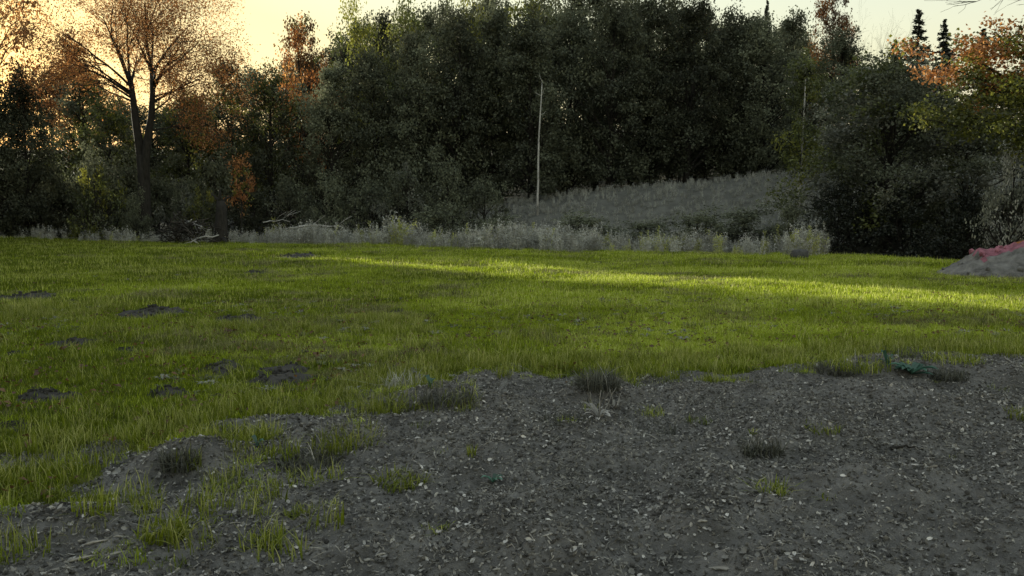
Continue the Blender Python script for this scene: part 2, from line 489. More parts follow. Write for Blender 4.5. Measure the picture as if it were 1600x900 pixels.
def bare(seed, height=15., leafmat=None, nleaf=0, mats=('orange_leaf',)):
    g = np.random.default_rng(seed)
    tk = MB(); cw = MB(); tips = []
    zs = np.linspace(0, height * .5, 7)
    P = np.stack([.12 * np.sin(zs), .1 * np.cos(zs * .7) - .1, zs], -1); P[0, 2] = -.4
    tk.tube(P, np.linspace(.2, .11, 7), 7)
    for k in range(11):
        z = height * g.uniform(.24, .5); a = k * 2.4 + g.uniform(-.3, .3)
        el = g.uniform(.35, 1.3)
        grow(g, tk, np.array([P[-1][0], P[-1][1], z]), np.array([math.cos(a) * math.cos(el), math.sin(a) * math.cos(el), math.sin(el)]),
             height * g.uniform(.2, .32), .06, 1, tips, 4, .06, .7, 5, (3, 5))
    tips = np.array(tips)
    if nleaf:
        i = g.integers(0, len(tips), nleaf)
        leaves(cw, tips[i] + g.normal(size=(nleaf, 3)) * .28, .16, .5 + .25 * g.normal(size=nleaf), .2, g.integers(0, len(mats), nleaf), g)
        return tk.mesh('trunk', [M['bark']], True), cw.mesh('crown', [M[x] for x in mats])
    return tk.mesh('trunk', [M['bark']], True), None

VAR = {}
for k in range(5):
    VAR['dark%d' % k] = (broadleaf(100 + k, 14, 4.4, (.04, .09, .06, .1, .03)[k], 92, 19000, .25), 14, 4.6)
for k in range(3):
    VAR['green%d' % k] = (broadleaf(200 + k, 13, 4.2, (.05, .1, .08)[k], 80, 15000, mats=('green_leaf', 'dark_leaf', 'yellow_leaf'), mixw=[.55, .33, .12]), 13, 4.4)
VAR['orange0'] = (broadleaf(300, 13, 3.8, .3, 46, 8000, mats=('orange_leaf', 'brown_leaf', 'green_leaf'), mixw=[.45, .35, .2]), 13, 4.0)
VAR['orange1'] = (broadleaf(301, 15, 4.6, .35, 60, 7500, mats=('orange_leaf', 'brown_leaf'), mixw=[.6, .4], clr=1.05), 15, 4.8)
VAR['yellow0'] = (broadleaf(310, 13, 4.0, .3, 54, 8500, mats=('yellow_leaf', 'green_leaf'), mixw=[.5, .5]), 13, 4.2)
VAR['spruce0'] = (spruce(400), 17, 2.7)
VAR['spruce1'] = (spruce(401, 16, 2.2, 30), 16, 2.4)
VAR['bare0'] = (bare(500), 15, 4.5)
VAR['bare1'] = (bare(501, 14, 1, 1500, ('brown_leaf', 'yellow_leaf')), 14, 4.5)
for k in range(3):
    VAR['bush%d' % k] = (broadleaf(600 + k, 3.2, 2.0, .04, 34, 5200, .15, mats=('dark_leaf', 'grey_leaf'), mixw=[(.85, .15), (.6, .4), (.95, .05)][k], trunk_r=.06, clr=.55), 3.2, 2.1)

VAR['bush4'] = (broadleaf(611, 3.2, 2.0, .03, 36, 5000, .15, mats=('yellow_leaf', 'green_leaf', 'dark_leaf'), mixw=[.35, .4, .25], trunk_r=.05, clr=.5), 3.2, 2.1)
VAR['sapling'] = (broadleaf(612, 6, 1.0, .38, 17, 1500, .16, mats=('orange_leaf', 'yellow_leaf'), mixw=[.8, .2], trunk_r=.06, clr=.45), 6, 1.1)
VAR['bush5'] = (broadleaf(613, 3.2, 1.6, .03, 34, 3600, .13, mats=('grey_leaf', 'weed'), mixw=[.7, .3], trunk_r=.06, clr=.5), 3.2, 1.8)
VAR['bush3'] = (broadleaf(610, 3.2, 2.0, .03, 40, 6500, .15, mats=('needle',), trunk_r=.06, clr=.55), 3.2, 2.1)  # near-black leaves put the deep shade under the right-hand trees into their colour

def put_tree(name, kind, X, Y, height, halfw, label, cat='tree', group=None, rz=None):
    (tm, cm), h0, w0 = VAR[kind]
    z = float(H(X, Y))
    o = empty(name, (X, Y, z), rng.uniform(0, 6.28) if rz is None else rz, (halfw / w0, halfw / w0, height / h0))
    link('trunk', tm, o)
    if cm is not None: link('crown', cm, o)
    tag(o, label, cat, group)
    return o

def tree_px(name, kind, sx, Y, topy, hw, label, group=None, cat='tree', rz=None):
    p = at_depth(sx, 340, Y)
    z = float(H(p[0], Y))
    top = at_depth(sx, topy, Y)[2]
    return put_tree(name, kind, p[0], Y, top - z, hw / F * Y, label, cat, group, rz)

BL = 'broadleaf_tree'
# --- left of the meadow
tree_px(BL, 'orange1', -22, 64, -150, 92, 'tall orange-leaved tree at the far left edge, crown out of the top')
tree_px(BL, 'dark0', 46, 57, 118, 58, 'dark leafy tree below the orange crown at the left edge')
tree_px(BL, 'dark3', 4, 57, 128, 52, 'dark leafy tree at the very left edge under the orange crown')
tree_px(BL, 'dark4', 88, 90, 118, 58, 'dark leafy tree deep behind, between the left edge trees and the forked tree')
tree_px(BL, 'dark2', 24, 92, 232, 70, 'low dark tree deep behind the left edge trees')
tree_px(BL, 'orange0', 138, 86, 70, 56, 'brown-orange tree between the left edge tree and the big forked tree')
tree_px(BL, 'green2', 130, 78, 125, 66, 'olive tree just left of the big forked tree')
tree_px(BL, 'green0', 178, 68, 165, 60, 'olive green tree directly behind the big forked tree trunk')
tree_px(BL, 'green1', 300, 70, 152, 62, 'olive green tree just right of the big forked tree')
tree_px(BL, 'green2', 372, 72, 98, 58, 'olive green tree behind the small orange sapling')
tree_px(BL, 'green0', 425, 67, 118, 60, 'olive tree under the orange treetop left of centre')
tree_px(BL, 'orange0', 468, 76, 38, 52, 'orange-topped tree rising above the wood left of centre')
tree_px(BL, 'dark3', 515, 66, 112, 62, 'dark green tree below right of the orange treetop')
tree_px(BL, 'yellow0', 562, 76, 18, 52, 'yellow-green treetop right of the orange treetop')
tree_px(BL, 'dark4', 590, 68, 92, 66, 'dark green tree at the left foot of the tall wood')
tree_px(BL, 'green0', 640, 77, 18, 58, 'green treetop on the skyline where the wood rises')
tree_px('sapling', 'sapling', 376, 57.5, 240, 17, 'small orange-leaved sapling at the edge of the left trees', cat='sapling')
# --- the tall wood on the bank (front rows)
front = [(665, 67, 70, 70, 'dark1'), (715, 69, 35, 70, 'dark2'), (770, 71, 38, 72, 'dark3'), (830, 69, 42, 74, 'dark0'), (890, 72, 22, 72, 'dark4'), (950, 70, 16, 72, 'dark2'),
         (1010, 72, 12, 74, 'dark1'), (1070, 71, 18, 74, 'dark3'), (1130, 73, 30, 70, 'dark0'), (1190, 71, 42, 70, 'dark4')]
names = ['dark tree at the left end of the tall wood', 'dark tree in the wood, second from its left end', 'dark tree in the wood left of the pale dead trunk',
         'dark tree in the wood right behind the pale dead trunk', 'dark tree in the wood just right of the pale dead trunk', 'dark tree in the middle of the wood above the bank',
         'dark tree in the wood over the left half of the grassy bank', 'dark tree in the wood over the middle of the grassy bank',
         'dark tree in the wood over the right half of the grassy bank', 'dark tree in the wood behind the slender birch']
for (sx, Y, ty, hw, kd), nm in zip(front, names):
    tree_px(BL, kd, sx, Y, ty, hw, nm)
tree_px(BL, 'yellow0', 830, 80, -22, 60, 'yellow-green treetop on the skyline above the pale dead trunk')  # this treetop and the next: yellow leaves stand in for sunlight on the crowns
tree_px(BL, 'yellow0', 730, 80, 2, 50, 'yellow-green treetop on the skyline left of the pale dead trunk')
back_lab = 'dark leafy tree in the back rows of the tall wood'
for sx, Y, ty, hw, kd in [(690, 84, 22, 60, 'dark0'), (780, 86, -8, 66, 'dark4'), (880, 85, -14, 70, 'dark1'), (930, 86, -5, 66, 'dark3'), (985, 85, 0, 66, 'dark2'),
                          (1045, 87, 2, 66, 'dark0'), (1100, 86, 20, 60, 'dark4'), (1165, 88, 38, 58, 'dark1'), (1225, 86, 34, 56, 'dark3'), (620, 84, 40, 60, 'dark1'),
                          (545, 84, 70, 60, 'dark2'), (480, 84, 100, 60, 'dark3'), (740, 96, 20, 70, 'dark2'), (860, 98, 10, 74, 'dark4'), (1000, 98, 25, 74, 'dark0'), (1120, 98, 55, 70, 'dark2'), (1240, 98, 50, 70, 'dark1'), (400, 90, 125, 66, 'dark1'), (330, 92, 160, 70, 'dark4'), (250, 88, 175, 70, 'dark2'), (200, 96, 165, 66, 'dark0'), (290, 98, 158, 66, 'dark3'), (450, 96, 110, 66, 'dark0'), (520, 96, 80, 66, 'dark4'), (590, 96, 50, 66, 'dark2'), (655, 98, 30, 66, 'dark1')]:
    tree_px(BL, kd, sx, Y, ty, hw, back_lab, 'trees in the back of the wood')
tree_px('bare_tree', 'bare0', 1150, 82, 8, 62, 'nearly bare tree with fine twigs on the skyline right of centre')
tree_px('bare_tree', 'bare1', 1060, 84, -18, 60, 'thin-leaved tree against the sky over the middle of the wood')
# --- right side
tree_px('spruce_tree', 'spruce0', 1190, 84, 0, 34, 'dark spruce on the skyline behind the slender birch')
tree_px(BL, 'orange0', 1292, 76, -12, 40, 'orange and green treetop on the skyline right of the birch')
tree_px(BL, 'dark2', 1300, 66, 62, 66, 'dark tree behind the broad bushy tree, to its left')
tree_px('bare_tree', 'bare0', 1358, 78, -30, 44, 'bare twiggy tree against the sky between wood and spruces')
tree_px('spruce_tree', 'spruce1', 1422, 66, 14, 54, 'tallest pointed spruce behind the right-hand maple')
tree_px('spruce_tree', 'spruce0', 1462, 72, 30, 52, 'pointed spruce right next to the tallest spruce')
tree_px('spruce_tree', 'spruce1', 1522, 70, 44, 54, 'pointed spruce peeping over the orange maple leaves')
tree_px('spruce_tree', 'spruce0', 1388, 70, 62, 54, 'short dark spruce left of the tallest spruce')
tree_px(BL, 'dark4', 1345, 58, 110, 80, 'dark tree beside the broad bushy tree on the right')
tree_px(BL, 'dark0', 1560, 60, 120, 90, 'dark tree behind the maple at the right edge')
tree_px(BL, 'dark1', 1640, 55, 100, 100, 'dark tree half cut by the right picture edge')

# --- the big forked tree on the left: trunk, two stems, each main limb its own part
def forked_tree():
    g = np.random.default_rng(42)
    Y = 57.0
    b = at_depth(228, 375, Y); z0 = float(H(b[0], Y))
    root = empty('forked_tree', (b[0], Y, z0))
    tag(root, 'big forked tree with bare spreading limbs and thin orange leaves, left', 'tree')
    ppm = F / Y
    def loc(sx, sy, dy=0.0):
        return np.array([(sx - 228) / ppm, dy, (375 - sy) / ppm])
    mats = [M['bark_dark']]
    t = MB()
    P = np.array([loc(227, 384), loc(227, 372), loc(227, 345), loc(228, 310), loc(229, 270), loc(230, 238)])
    t.tube(P, [.85, .60, .47, .43, .40, .36], 10)
    for k in range(6):
        a = k * 1.05
        t.tube(np.array([[math.cos(a) * .3, math.sin(a) * .3, .5], [math.cos(a) * .8, math.sin(a) * .8, .1], [math.cos(a) * 1.3, math.sin(a) * 1.3, -.15]]), [.22, .16, .05], 5)
    link('trunk', t.mesh('trunk', mats, True), root)
    cw = MB(); tips = []; stems = []
    for P, r in ((np.array([loc(228, 300), loc(226, 250, .05), loc(222, 215, .1), loc(217, 180, .2), loc(214, 150, .3), loc(210, 118, .4)]), [.36, .33, .29, .25, .2, .15]),
                 (np.array([loc(229, 300), loc(232, 250, -.1), loc(239, 212, -.2), loc(247, 178, -.3), loc(251, 145, -.4), loc(250, 108, -.3)]), [.34, .30, .26, .22, .18, .14])):
        s = MB(); s.tube(P, r, 8)
        stems.append(link('stem', s.mesh('stem', mats, True), root))
    L = [  # base px, end px, depth drift, radius
        ((211, 128), (150, 25), 1.5, .12), ((210, 120), (182, 8), -1.5, .12), ((213, 145), (118, 72), -1., .11), ((214, 150), (105, 108), 2., .09), ((212, 132), (128, 40), -2.5, .10),
        ((211, 118), (212, -12), .5, .11), ((250, 110), (248, -18), -2., .12), ((250, 116), (298, 0), 1.5, .12), ((251, 138), (340, 58), -1., .12),
        ((251, 130), (325, 25), 2.4, .11), ((249, 158), (350, 112), .6, .10), ((248, 172), (332, 150), -1., .08), ((243, 200), (318, 190), 1., .06), ((250, 106), (228, 5), 2.8, .10), ((250, 116), (278, 30), -3., .10), ((213, 138), (165, 62), 3., .10),
        ((214, 155), (138, 128), -.6, .08), ((251, 132), (318, 85), -3., .10), ((212, 140), (170, 95), -3., .09), ((250, 150), (310, 120), 3., .09), ((212, 125), (185, 45), 3.4, .09)]
    for a, e, dy, r in L:
        s = MB()
        A = loc(*a, .2 if a[0] < 230 else -.3); E = loc(*e, dy * 1.6)
        v = E - A; ln = np.linalg.norm(v)
        grow(g, s, A, unit(v + np.array([0, 0, .12 * ln])), ln * .70, r, 1, tips, 4, -.05, .72, 7, (5, 7), .07, .30)
        link('limb', s.mesh('limb', mats, True), stems[0] if a[0] < 230 else stems[1])
    tips = np.array(tips)
    n = 44000
    i = g.integers(0, len(tips), n)
    Pk = tips[i] + g.normal(size=(n, 3)) * .34
    sp = .743 * (Pk[:, 0] + b[0]) + .669 * (Pk[:, 1] + Y)      # low leaves left out along the sun's path to light the meadow strip
    sun_gap = (sp > 14.2) & (sp < 18.7) & (Pk[:, 2] < 11.2) & (g.uniform(size=n) < .93)
    Pk = Pk[~sun_gap]; n = len(Pk)
    leaves(cw, Pk, .125, .5 + .25 * g.normal(size=n), .15, (g.uniform(size=n) < .12).astype(int), g)
    link('crown', cw.mesh('crown', [M['orange_leaf'], M['brown_leaf']]), root)
forked_tree()

# --- slender pale dead trunk standing before the wood
def pale_trunk():
    Y = 61.0
    pts = [(840, 306), (841, 285), (841, 250), (842, 215), (844, 180), (846, 150), (847, 128)]
    z = float(H(at_depth(840, 305, Y)[0], Y))
    o = empty('dead_birch', (at_depth(840, 305, Y)[0], Y, z))
    tag(o, 'slender pale dead birch trunk standing bare before the dark wood', 'tree')
    P = np.array([at_depth(a, b, Y) for a, b in pts]) - np.array([o.location.x, Y, z])
    P = np.vstack([[[P[0][0], 0, -.3]], P])
    m = MB(); m.tube(P, [.085, .082, .076, .07, .062, .052, .04, .022], 8)
    t = link('trunk', m.mesh('trunk', [M['pale_bark']], True), o)
    for k, (i, dx, dz) in enumerate([(6, -.5, .35), (6, .25, .7), (7, -.2, .6), (5, .45, .3)]):
        m = MB(); m.tube(np.array([P[i], P[i] + [dx * .6, .1, dz * .5], P[i] + [dx, .15, dz]]), [.022, .014, .006], 4)
        link('branch', m.mesh('branch', [M['pale_bark']]), t)
pale_trunk()

# --- slender birch on the bank, right of centre
(btm, bcm) = broadleaf(701, 10, 1.9, .22, 46, 6500, .2, mats=('green_leaf', 'yellow_leaf', 'grey_leaf'), mixw=[.4, .3, .3], trunk_r=.11, bark='pale_bark', clr=.62, limb='bark_dark')
VAR['birch'] = ((btm, bcm), 10, 2.0)
tree_px('birch_tree', 'birch', 1246, 54, 86, 38, 'slender pale-stemmed birch with thin green leaves on the bank', cat='tree', rz=1.0)

# --- broad bushy tree on the right, low crown
(wtm, wcm) = broadleaf(702, 11, 4.6, .08, 96, 26000, .2, mats=('dark_leaf', 'grey_leaf', 'green_leaf'), mixw=[.45, .33, .22], trunk_r=.26, clr=.9, low_droop=.12)
VAR['bushy'] = ((wtm, wcm), 11, 4.8)
tree_px(BL, 'bushy', 1385, 42, 96, 138, 'broad bushy dark tree with low crown on the right', rz=.4)
(wtm2, wcm2) = broadleaf(703, 9, 4.4, .10, 80, 20000, .19, mats=('dark_leaf', 'grey_leaf', 'green_leaf'), mixw=[.55, .33, .12], trunk_r=.24, clr=.85)
VAR['bushy2'] = ((wtm2, wcm2), 9, 4.6)
tree_px(BL, 'bushy2', 1510, 40, 190, 110, 'low dark bushy tree beneath the maple at the right', rz=2.4)

# --- maple at the right edge with orange and green leaves
def maple():
    g = np.random.default_rng(55)
    Y = 31.0
    X = at_depth(1650, 340, Y)[0]; z0 = float(H(X, Y))
    root = empty('maple_tree', (X, Y, z0))
    tag(root, 'maple with orange and green leaves reaching in from the right edge', 'tree')
    ppm = F / Y
    gy = 340 + CAM_Z * ppm
    loc = lambda sx, sy, dy=0.: np.array([(sx - 1650) / ppm, dy, (gy - sy) / ppm])
    t = MB(); t.tube(np.array([loc(1650, gy + 12), loc(1649, 330), loc(1646, 250), loc(1645, 170), loc(1648, 90), loc(1652, 30)]), [.34, .24, .2, .16, .11, .05], 9)
    tr = link('trunk', t.mesh('trunk', [M['bark_dark']], True), root)
    cw = MB()
    limbs = [((1645, 250), (1425, 188), -.5, 1), ((1646, 225), (1450, 165), 1., 1), ((1646, 200), (1480, 140), -1.5, 1), ((1646, 170), (1440, 100), .3, 0), ((1647, 150), (1428, 62), 1.2, 0),
             ((1647, 140), (1500, 80), -1., 0), ((1648, 120), (1540, 50), .5, 2), ((1648, 110), (1590, 62), -1.5, 2), ((1646, 260), (1520, 205), -2., 1), ((1646, 240), (1570, 190), -2.4, 1),
             ((1646, 200), (1590, 140), 2.0, 1), ((1648, 110), (1690, 30), .4, 2), ((1646, 180), (1740, 110), -.5, 1), ((1646, 230), (1760, 180), .8, 1), ((1646, 190), (1530, 120), 1.8, 0)]
    for a, e, dy, kind in limbs:
        A = loc(*a); E = loc(*e, dy)
        P = curve_pts(A, E, 8, .25, .07, g)
        m = MB(); m.tube(P, np.linspace(.075, .012, 8), 5, cap=False)
        for q in range(16):
            f = g.uniform(.45, 1.08); c = P[min(int(f * 7), 7)] + g.normal(size=3) * np.array([.42, .55, .28])
            m.tube(np.array([P[min(int(f * 7), 7)], (P[min(int(f * 7), 7)] + c) / 2 + [0, 0, .06], c]), [.016, .01, .004], 3, cap=False)
            nl = 70
            D = g.normal(size=(nl, 3)) * np.array([.26, .26, .16])
            mi = {0: (0 if g.uniform() < .6 else 1), 1: (1 if g.uniform() < .55 else 2), 2: (2 if g.uniform() < .6 else 0)}[kind]
            leaves(cw, c + D, .125, g.uniform(.35, .7) + .18 * g.normal(size=nl), .6, mi, g, aspect=.85)
        link('limb', m.mesh('limb', [M['bark_dark']], True), tr)
    link('crown', cw.mesh('crown', [M['orange_leaf'], M['yellow_leaf'], M['green_leaf']]), root)
maple()

# --- bare tree beyond the right edge whose branch crosses the top right corner
def corner_tree():
    g = np.random.default_rng(57)
    Y = 24.0
    X = at_depth(1790, 340, Y)[0]; z0 = float(H(X, Y)); ppm = F / Y
    root = empty('bare_tree', (X, Y, z0)); tag(root, 'bare branch of an outside tree reaching in at the top right corner', 'tree')
    gy = 340 + CAM_Z * ppm
    loc = lambda sx, sy, dy=0.: np.array([(sx - 1790) / ppm, dy, (gy - sy) / ppm])
    t = MB(); t.tube(np.array([loc(1790, gy + 14), loc(1792, 200), loc(1788, 60), loc(1790, -120)]), [.3, .22, .18, .1], 8)
    link('trunk', t.mesh('trunk', [M['bark_dark']], True), root)
    tips = []
    for P in ([(1789, 70), (1700, 40), (1640, 18), (1590, 6), (1540, -2), (1488, 8)], [(1789, 20), (1720, -10), (1650, -20), (1600, -14), (1560, -8), (1510, 14)]):
        m = MB(); Q = np.array([loc(a, b) for a, b in P]); m.tube(Q, [.08, .06, .045, .03, .02, .008], 5)
        for k in range(14):
            i = g.integers(2, 6); grow(g, m, Q[i], unit(np.array([-1, 0, .1]) + g.normal(size=3) * .5), g.uniform(.4, .9), .012, 3, tips, 4, .1, .5, 4, (2, 4))
        link('limb', m.mesh('limb', [M['bark_dark']], True), root)
    m = MB()
    for k in range(8):
        grow(g, m, loc(1790, g.uniform(-120, 60)), unit(np.array([g.uniform(.1, 1), g.normal(), .8])), 2.2, .06, 1, tips, 3, .3, .5, 5, (3, 4))
    link('limb', m.mesh('limb', [M['bark_dark']], True), root)
corner_tree()

# --- unseen trees added outside the left edge to shade meadow and soil
off = 'unseen tall leafy tree added outside the left picture edge to shade the meadow'
for X, Y, h, hw, kd in [(-46, 55, 19, 6, 'dark0'), (-54, 60, 20, 6.5, 'dark2'), (-52, 48, 20, 6, 'dark3'), (-48, 40, 20, 6, 'dark1'), (-58, 52, 22, 6.5, 'dark4'), (-44, 33, 19, 6, 'dark0'),
                        (-56, 42, 22, 6.5, 'dark1'), (-42, 26, 18, 5.5, 'dark2'), (-52, 32, 22, 6, 'dark3'), (-62, 62, 22, 7, 'dark2'), (-68, 54, 23, 7, 'dark0'), (-40, 18, 18, 5.5, 'dark4'), (-50, 22, 22, 6, 'dark1'), (-64, 44, 23, 7, 'dark4'), (-60, 70, 20, 6, 'dark1'), (-47, 63, 19, 4.2, 'dark4'), (-52, 74, 20, 3.8, 'dark2'), (-56, 77, 21, 4, 'dark0'), (-50, 67, 20, 4.2, 'dark3'), (-72, 64, 23, 7, 'dark1'), (-36, 12, 18, 6, 'dark3'), (-45, 12, 22, 6, 'dark2')]:
    put_tree(BL, kd, X, Y, h, hw, off, 'tree', 'unseen trees added for shade outside the left edge')

# --- shrubs along the foot of the wood
sh = [(140, 56, 268, 40, 4, 'yellow-green shrub left of the forked trunk'), (212, 55.5, 312, 24, 2, 'small dark shrub at the foot of the forked trunk'), (322, 57, 300, 26, 4, 'yellow-green shrub left of the short broken trunk'), (8, 74, 262, 60, 2, 'tall dark shrub deep behind the left edge'), (70, 78, 262, 62, 0, 'tall dark shrub deep behind, left of the forked tree'), (205, 64, 268, 50, 2, 'dark shrub right behind the forked trunk'), (250, 63, 285, 46, 0, 'dark shrub behind the heap of dead branches'), (-20, 60, 270, 60, 2, 'dark shrub cut by the left picture edge'), (335, 64, 255, 50, 2, 'dark shrub behind the short broken trunk'),
    # sx, depth, topy, halfw, kind, label
    (35, 58, 290, 45, 2, 'dark shrub at the left edge under the orange tree'), (95, 60, 280, 42, 0, 'dark shrub second from the left edge'), (160, 60, 258, 58, 2, 'tall dark shrub just left of the forked trunk'),
    (285, 60, 285, 34, 1, 'pale grey shrub between the forked trunk and the snag'), (400, 61, 300, 40, 2, 'dark shrub right of the orange sapling'), (455, 60, 285, 40, 0, 'dark shrub over the pale fallen branches'),
    (520, 58, 290, 42, 2, 'dark shrub left of the middle shrubs'), (580, 58, 285, 44, 0, 'dark shrub at the left foot of the wood'), (640, 56, 270, 46, 1, 'greyish shrub at the foot of the wood'), (700, 56, 262, 46, 2, 'dark shrub left of the pale dead trunk'),
    (755, 57, 285, 40, 0, 'dark shrub near the foot of the pale dead trunk'), (680, 50, 332, 60, 2, 'low dark shrub behind the tall weeds, left of centre'), (770, 50, 347, 60, 2, 'low dark shrub behind the tall weeds below the pale trunk'), (900, 47, 341, 74, 2, 'low dark shrub below the left end of the grassy bank'),
    (1005, 48, 349, 70, 2, 'low dark shrub below the middle of the grassy bank'), (1085, 45, 338, 66, 2, 'low dark shrub below the right half of the grassy bank'), (1165, 47, 332, 72, 2, 'low dark shrub below the slender birch'), (1235, 42, 325, 36, 2, 'dark shrub at the right end of the tall weeds'),
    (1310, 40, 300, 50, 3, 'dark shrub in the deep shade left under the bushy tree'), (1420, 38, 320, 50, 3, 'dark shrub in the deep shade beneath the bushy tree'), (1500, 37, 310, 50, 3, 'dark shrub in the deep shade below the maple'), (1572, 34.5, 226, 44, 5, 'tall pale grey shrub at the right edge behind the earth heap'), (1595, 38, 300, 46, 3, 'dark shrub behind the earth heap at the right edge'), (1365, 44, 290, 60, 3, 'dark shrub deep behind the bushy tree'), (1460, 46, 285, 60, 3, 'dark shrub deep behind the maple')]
for sx, Y, ty, hw, k, lab in sh:
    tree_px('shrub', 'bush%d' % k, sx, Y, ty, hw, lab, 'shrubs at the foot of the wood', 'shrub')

# ------------------------------------------------------------------ scattered ground cover (geometry-node instances of small clumps)
def template(name, me):
    return bpy.data.objects.new(name, me)

def scatter(name, P, rot, scl, idx, temps, label):
    c = bpy.data.collections.new(name + '_kinds')
    for k, t in enumerate(temps):
        t.name = '%s_%02d' % (name, k); c.objects.link(t)
    me = mesh_np(name, P)
    a = me.attributes.new('rot', 'FLOAT_VECTOR', 'POINT'); a.data.foreach_set('vector', np.asarray(rot, np.float32).ravel())
    a = me.attributes.new('scl', 'FLOAT', 'POINT'); a.data.foreach_set('value', np.asarray(scl, np.float32))
    a = me.attributes.new('idx', 'INT', 'POINT'); a.data.foreach_set('value', np.asarray(idx, np.int32))
    o = link(name, me)
    ng = bpy.data.node_groups.new(name, 'GeometryNodeTree')
    ng.interface.new_socket('Geometry', in_out='INPUT', socket_type='NodeSocketGeometry')
    ng.interface.new_socket('Geometry', in_out='OUTPUT', socket_type='NodeSocketGeometry')
    N, L = ng.nodes, ng.links
    gi = N.new('NodeGroupInput'); go = N.new('NodeGroupOutput')
    ip = N.new('GeometryNodeInstanceOnPoints'); ci = N.new('GeometryNodeCollectionInfo')
    ci.inputs['Collection'].default_value = c
    ci.inputs['Separate Children'].default_value = True
    ci.inputs['Reset Children'].default_value = True
    def na(n, t):
        k = N.new('GeometryNodeInputNamedAttribute'); k.data_type = t; k.inputs['Name'].default_value = n
        return k.outputs['Attribute']
    L.new(gi.outputs[0], ip.inputs['Points']); L.new(ci.outputs[0], ip.inputs['Instance'])
    ip.inputs['Pick Instance'].default_value = True
    L.new(na('idx', 'INT'), ip.inputs['Instance Index'])
    L.new(na('rot', 'FLOAT_VECTOR'), ip.inputs['Rotation'])
    L.new(na('scl', 'FLOAT'), ip.inputs['Scale'])
    L.new(ip.outputs[0], go.inputs[0])
    md = o.modifiers.new('scatter', 'NODES'); md.node_group = ng
    tag(o, label, None, None, 'stuff')
    return o

def blades(mb, g, n, rad, h0, h1, w, bend=.5, tint=(.5, .2), m=0, z0=-.01):
    a = g.uniform(0, 2 * math.pi, n); r = rad * np.sqrt(g.uniform(0, 1, n))
    B = np.stack([r * np.cos(a), r * np.sin(a), np.full(n, z0)], -1)
    h = g.uniform(h0, h1, n)
    da = g.uniform(0, 2 * math.pi, n); bd = np.abs(g.normal(size=n)) * bend + .08
    d = np.stack([np.cos(da), np.sin(da), 0 * da], -1)
    sd = np.stack([-np.sin(da + g.normal(size=n) * .5), np.cos(da), 0 * da], -1)
    ww = (w * g.uniform(.6, 1.3, n))[:, None]
    rows = []
    for t, f in ((0, 1.), (.4, .9), (.75, .6), (1., .05)):
        c = B + d * (h * bd * t * t)[:, None] + np.array([0, 0, 1]) * (h * t * (1 - .35 * np.minimum(bd, 1.4) * t))[:, None]
        rows.append(c - sd * ww * f * .5); rows.append(c + sd * ww * f * .5)
    V = np.stack(rows, 1).reshape(-1, 3)
    q = np.array([[0, 1, 3, 2], [2, 3, 5, 4], [4, 5, 7, 6]])
    Q = (np.arange(n)[:, None, None] * 8 + q[None]).reshape(-1, 4)
    tv = np.clip(g.normal(tint[0], tint[1], n), 0, 1)
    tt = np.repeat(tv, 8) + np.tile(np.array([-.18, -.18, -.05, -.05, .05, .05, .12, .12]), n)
    mb.add(V, Q, None, np.clip(tt, 0, 1), m)

def weed_clump(g, h, n, mats, leafy=True):
    mb = MB()
    for k in range(n):
        a = g.uniform(0, 6.28); r = .28 * math.sqrt(g.uniform())
        b = np.array([r * math.cos(a), r * math.sin(a), -.03]); l = g.normal(size=2) * .13 * h
        hh = h * g.uniform(.55, 1.1)
        P = np.array([b, b + [l[0] * .3, l[1] * .3, hh * .5], b + [l[0], l[1], hh]])
        tv = g.uniform(.3, .9)
        mb.tube(P, [.007, .006, .003], 3, tint=tv, cap=False)
        m = 16 if leafy else 7
        t = g.uniform(.1, 1, m)[:, None]
        Pk = b * (1 - t) + P[2] * t + g.normal(size=(m, 3)) * .05
        Pk[:, 2] = np.maximum(Pk[:, 2], .02)
        leaves(mb, Pk, .13, tv + g.normal(size=m) * .18, .1, 0, g, aspect=.3)
        # seed head
        m = 9
        leaves(mb, P[2] + g.normal(size=(m, 3)) * [.03, .03, .09], .06, .6 + g.normal(size=m) * .2, .1, 0, g, aspect=.6)
    blades(mb, g, 26, .32, .25 * h, .7 * h, .012, .5, (.5, .2))
    return mb.mesh('weed', mats)

gg = np.random.default_rng(900)
near_t, far_t = [], []
for k in range(4):
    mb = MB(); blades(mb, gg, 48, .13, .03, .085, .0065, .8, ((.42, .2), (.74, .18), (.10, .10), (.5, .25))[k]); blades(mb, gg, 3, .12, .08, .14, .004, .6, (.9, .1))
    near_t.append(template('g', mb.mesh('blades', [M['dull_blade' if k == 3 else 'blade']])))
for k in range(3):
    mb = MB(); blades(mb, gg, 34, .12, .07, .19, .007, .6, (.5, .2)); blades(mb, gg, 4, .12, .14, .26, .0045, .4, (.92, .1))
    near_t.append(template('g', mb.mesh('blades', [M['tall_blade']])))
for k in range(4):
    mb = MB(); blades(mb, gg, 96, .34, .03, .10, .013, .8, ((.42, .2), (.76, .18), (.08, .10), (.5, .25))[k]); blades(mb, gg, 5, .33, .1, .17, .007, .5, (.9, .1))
    far_t.append(template('g', mb.mesh('blades', [M['dull_blade' if k == 3 else 'blade']])))

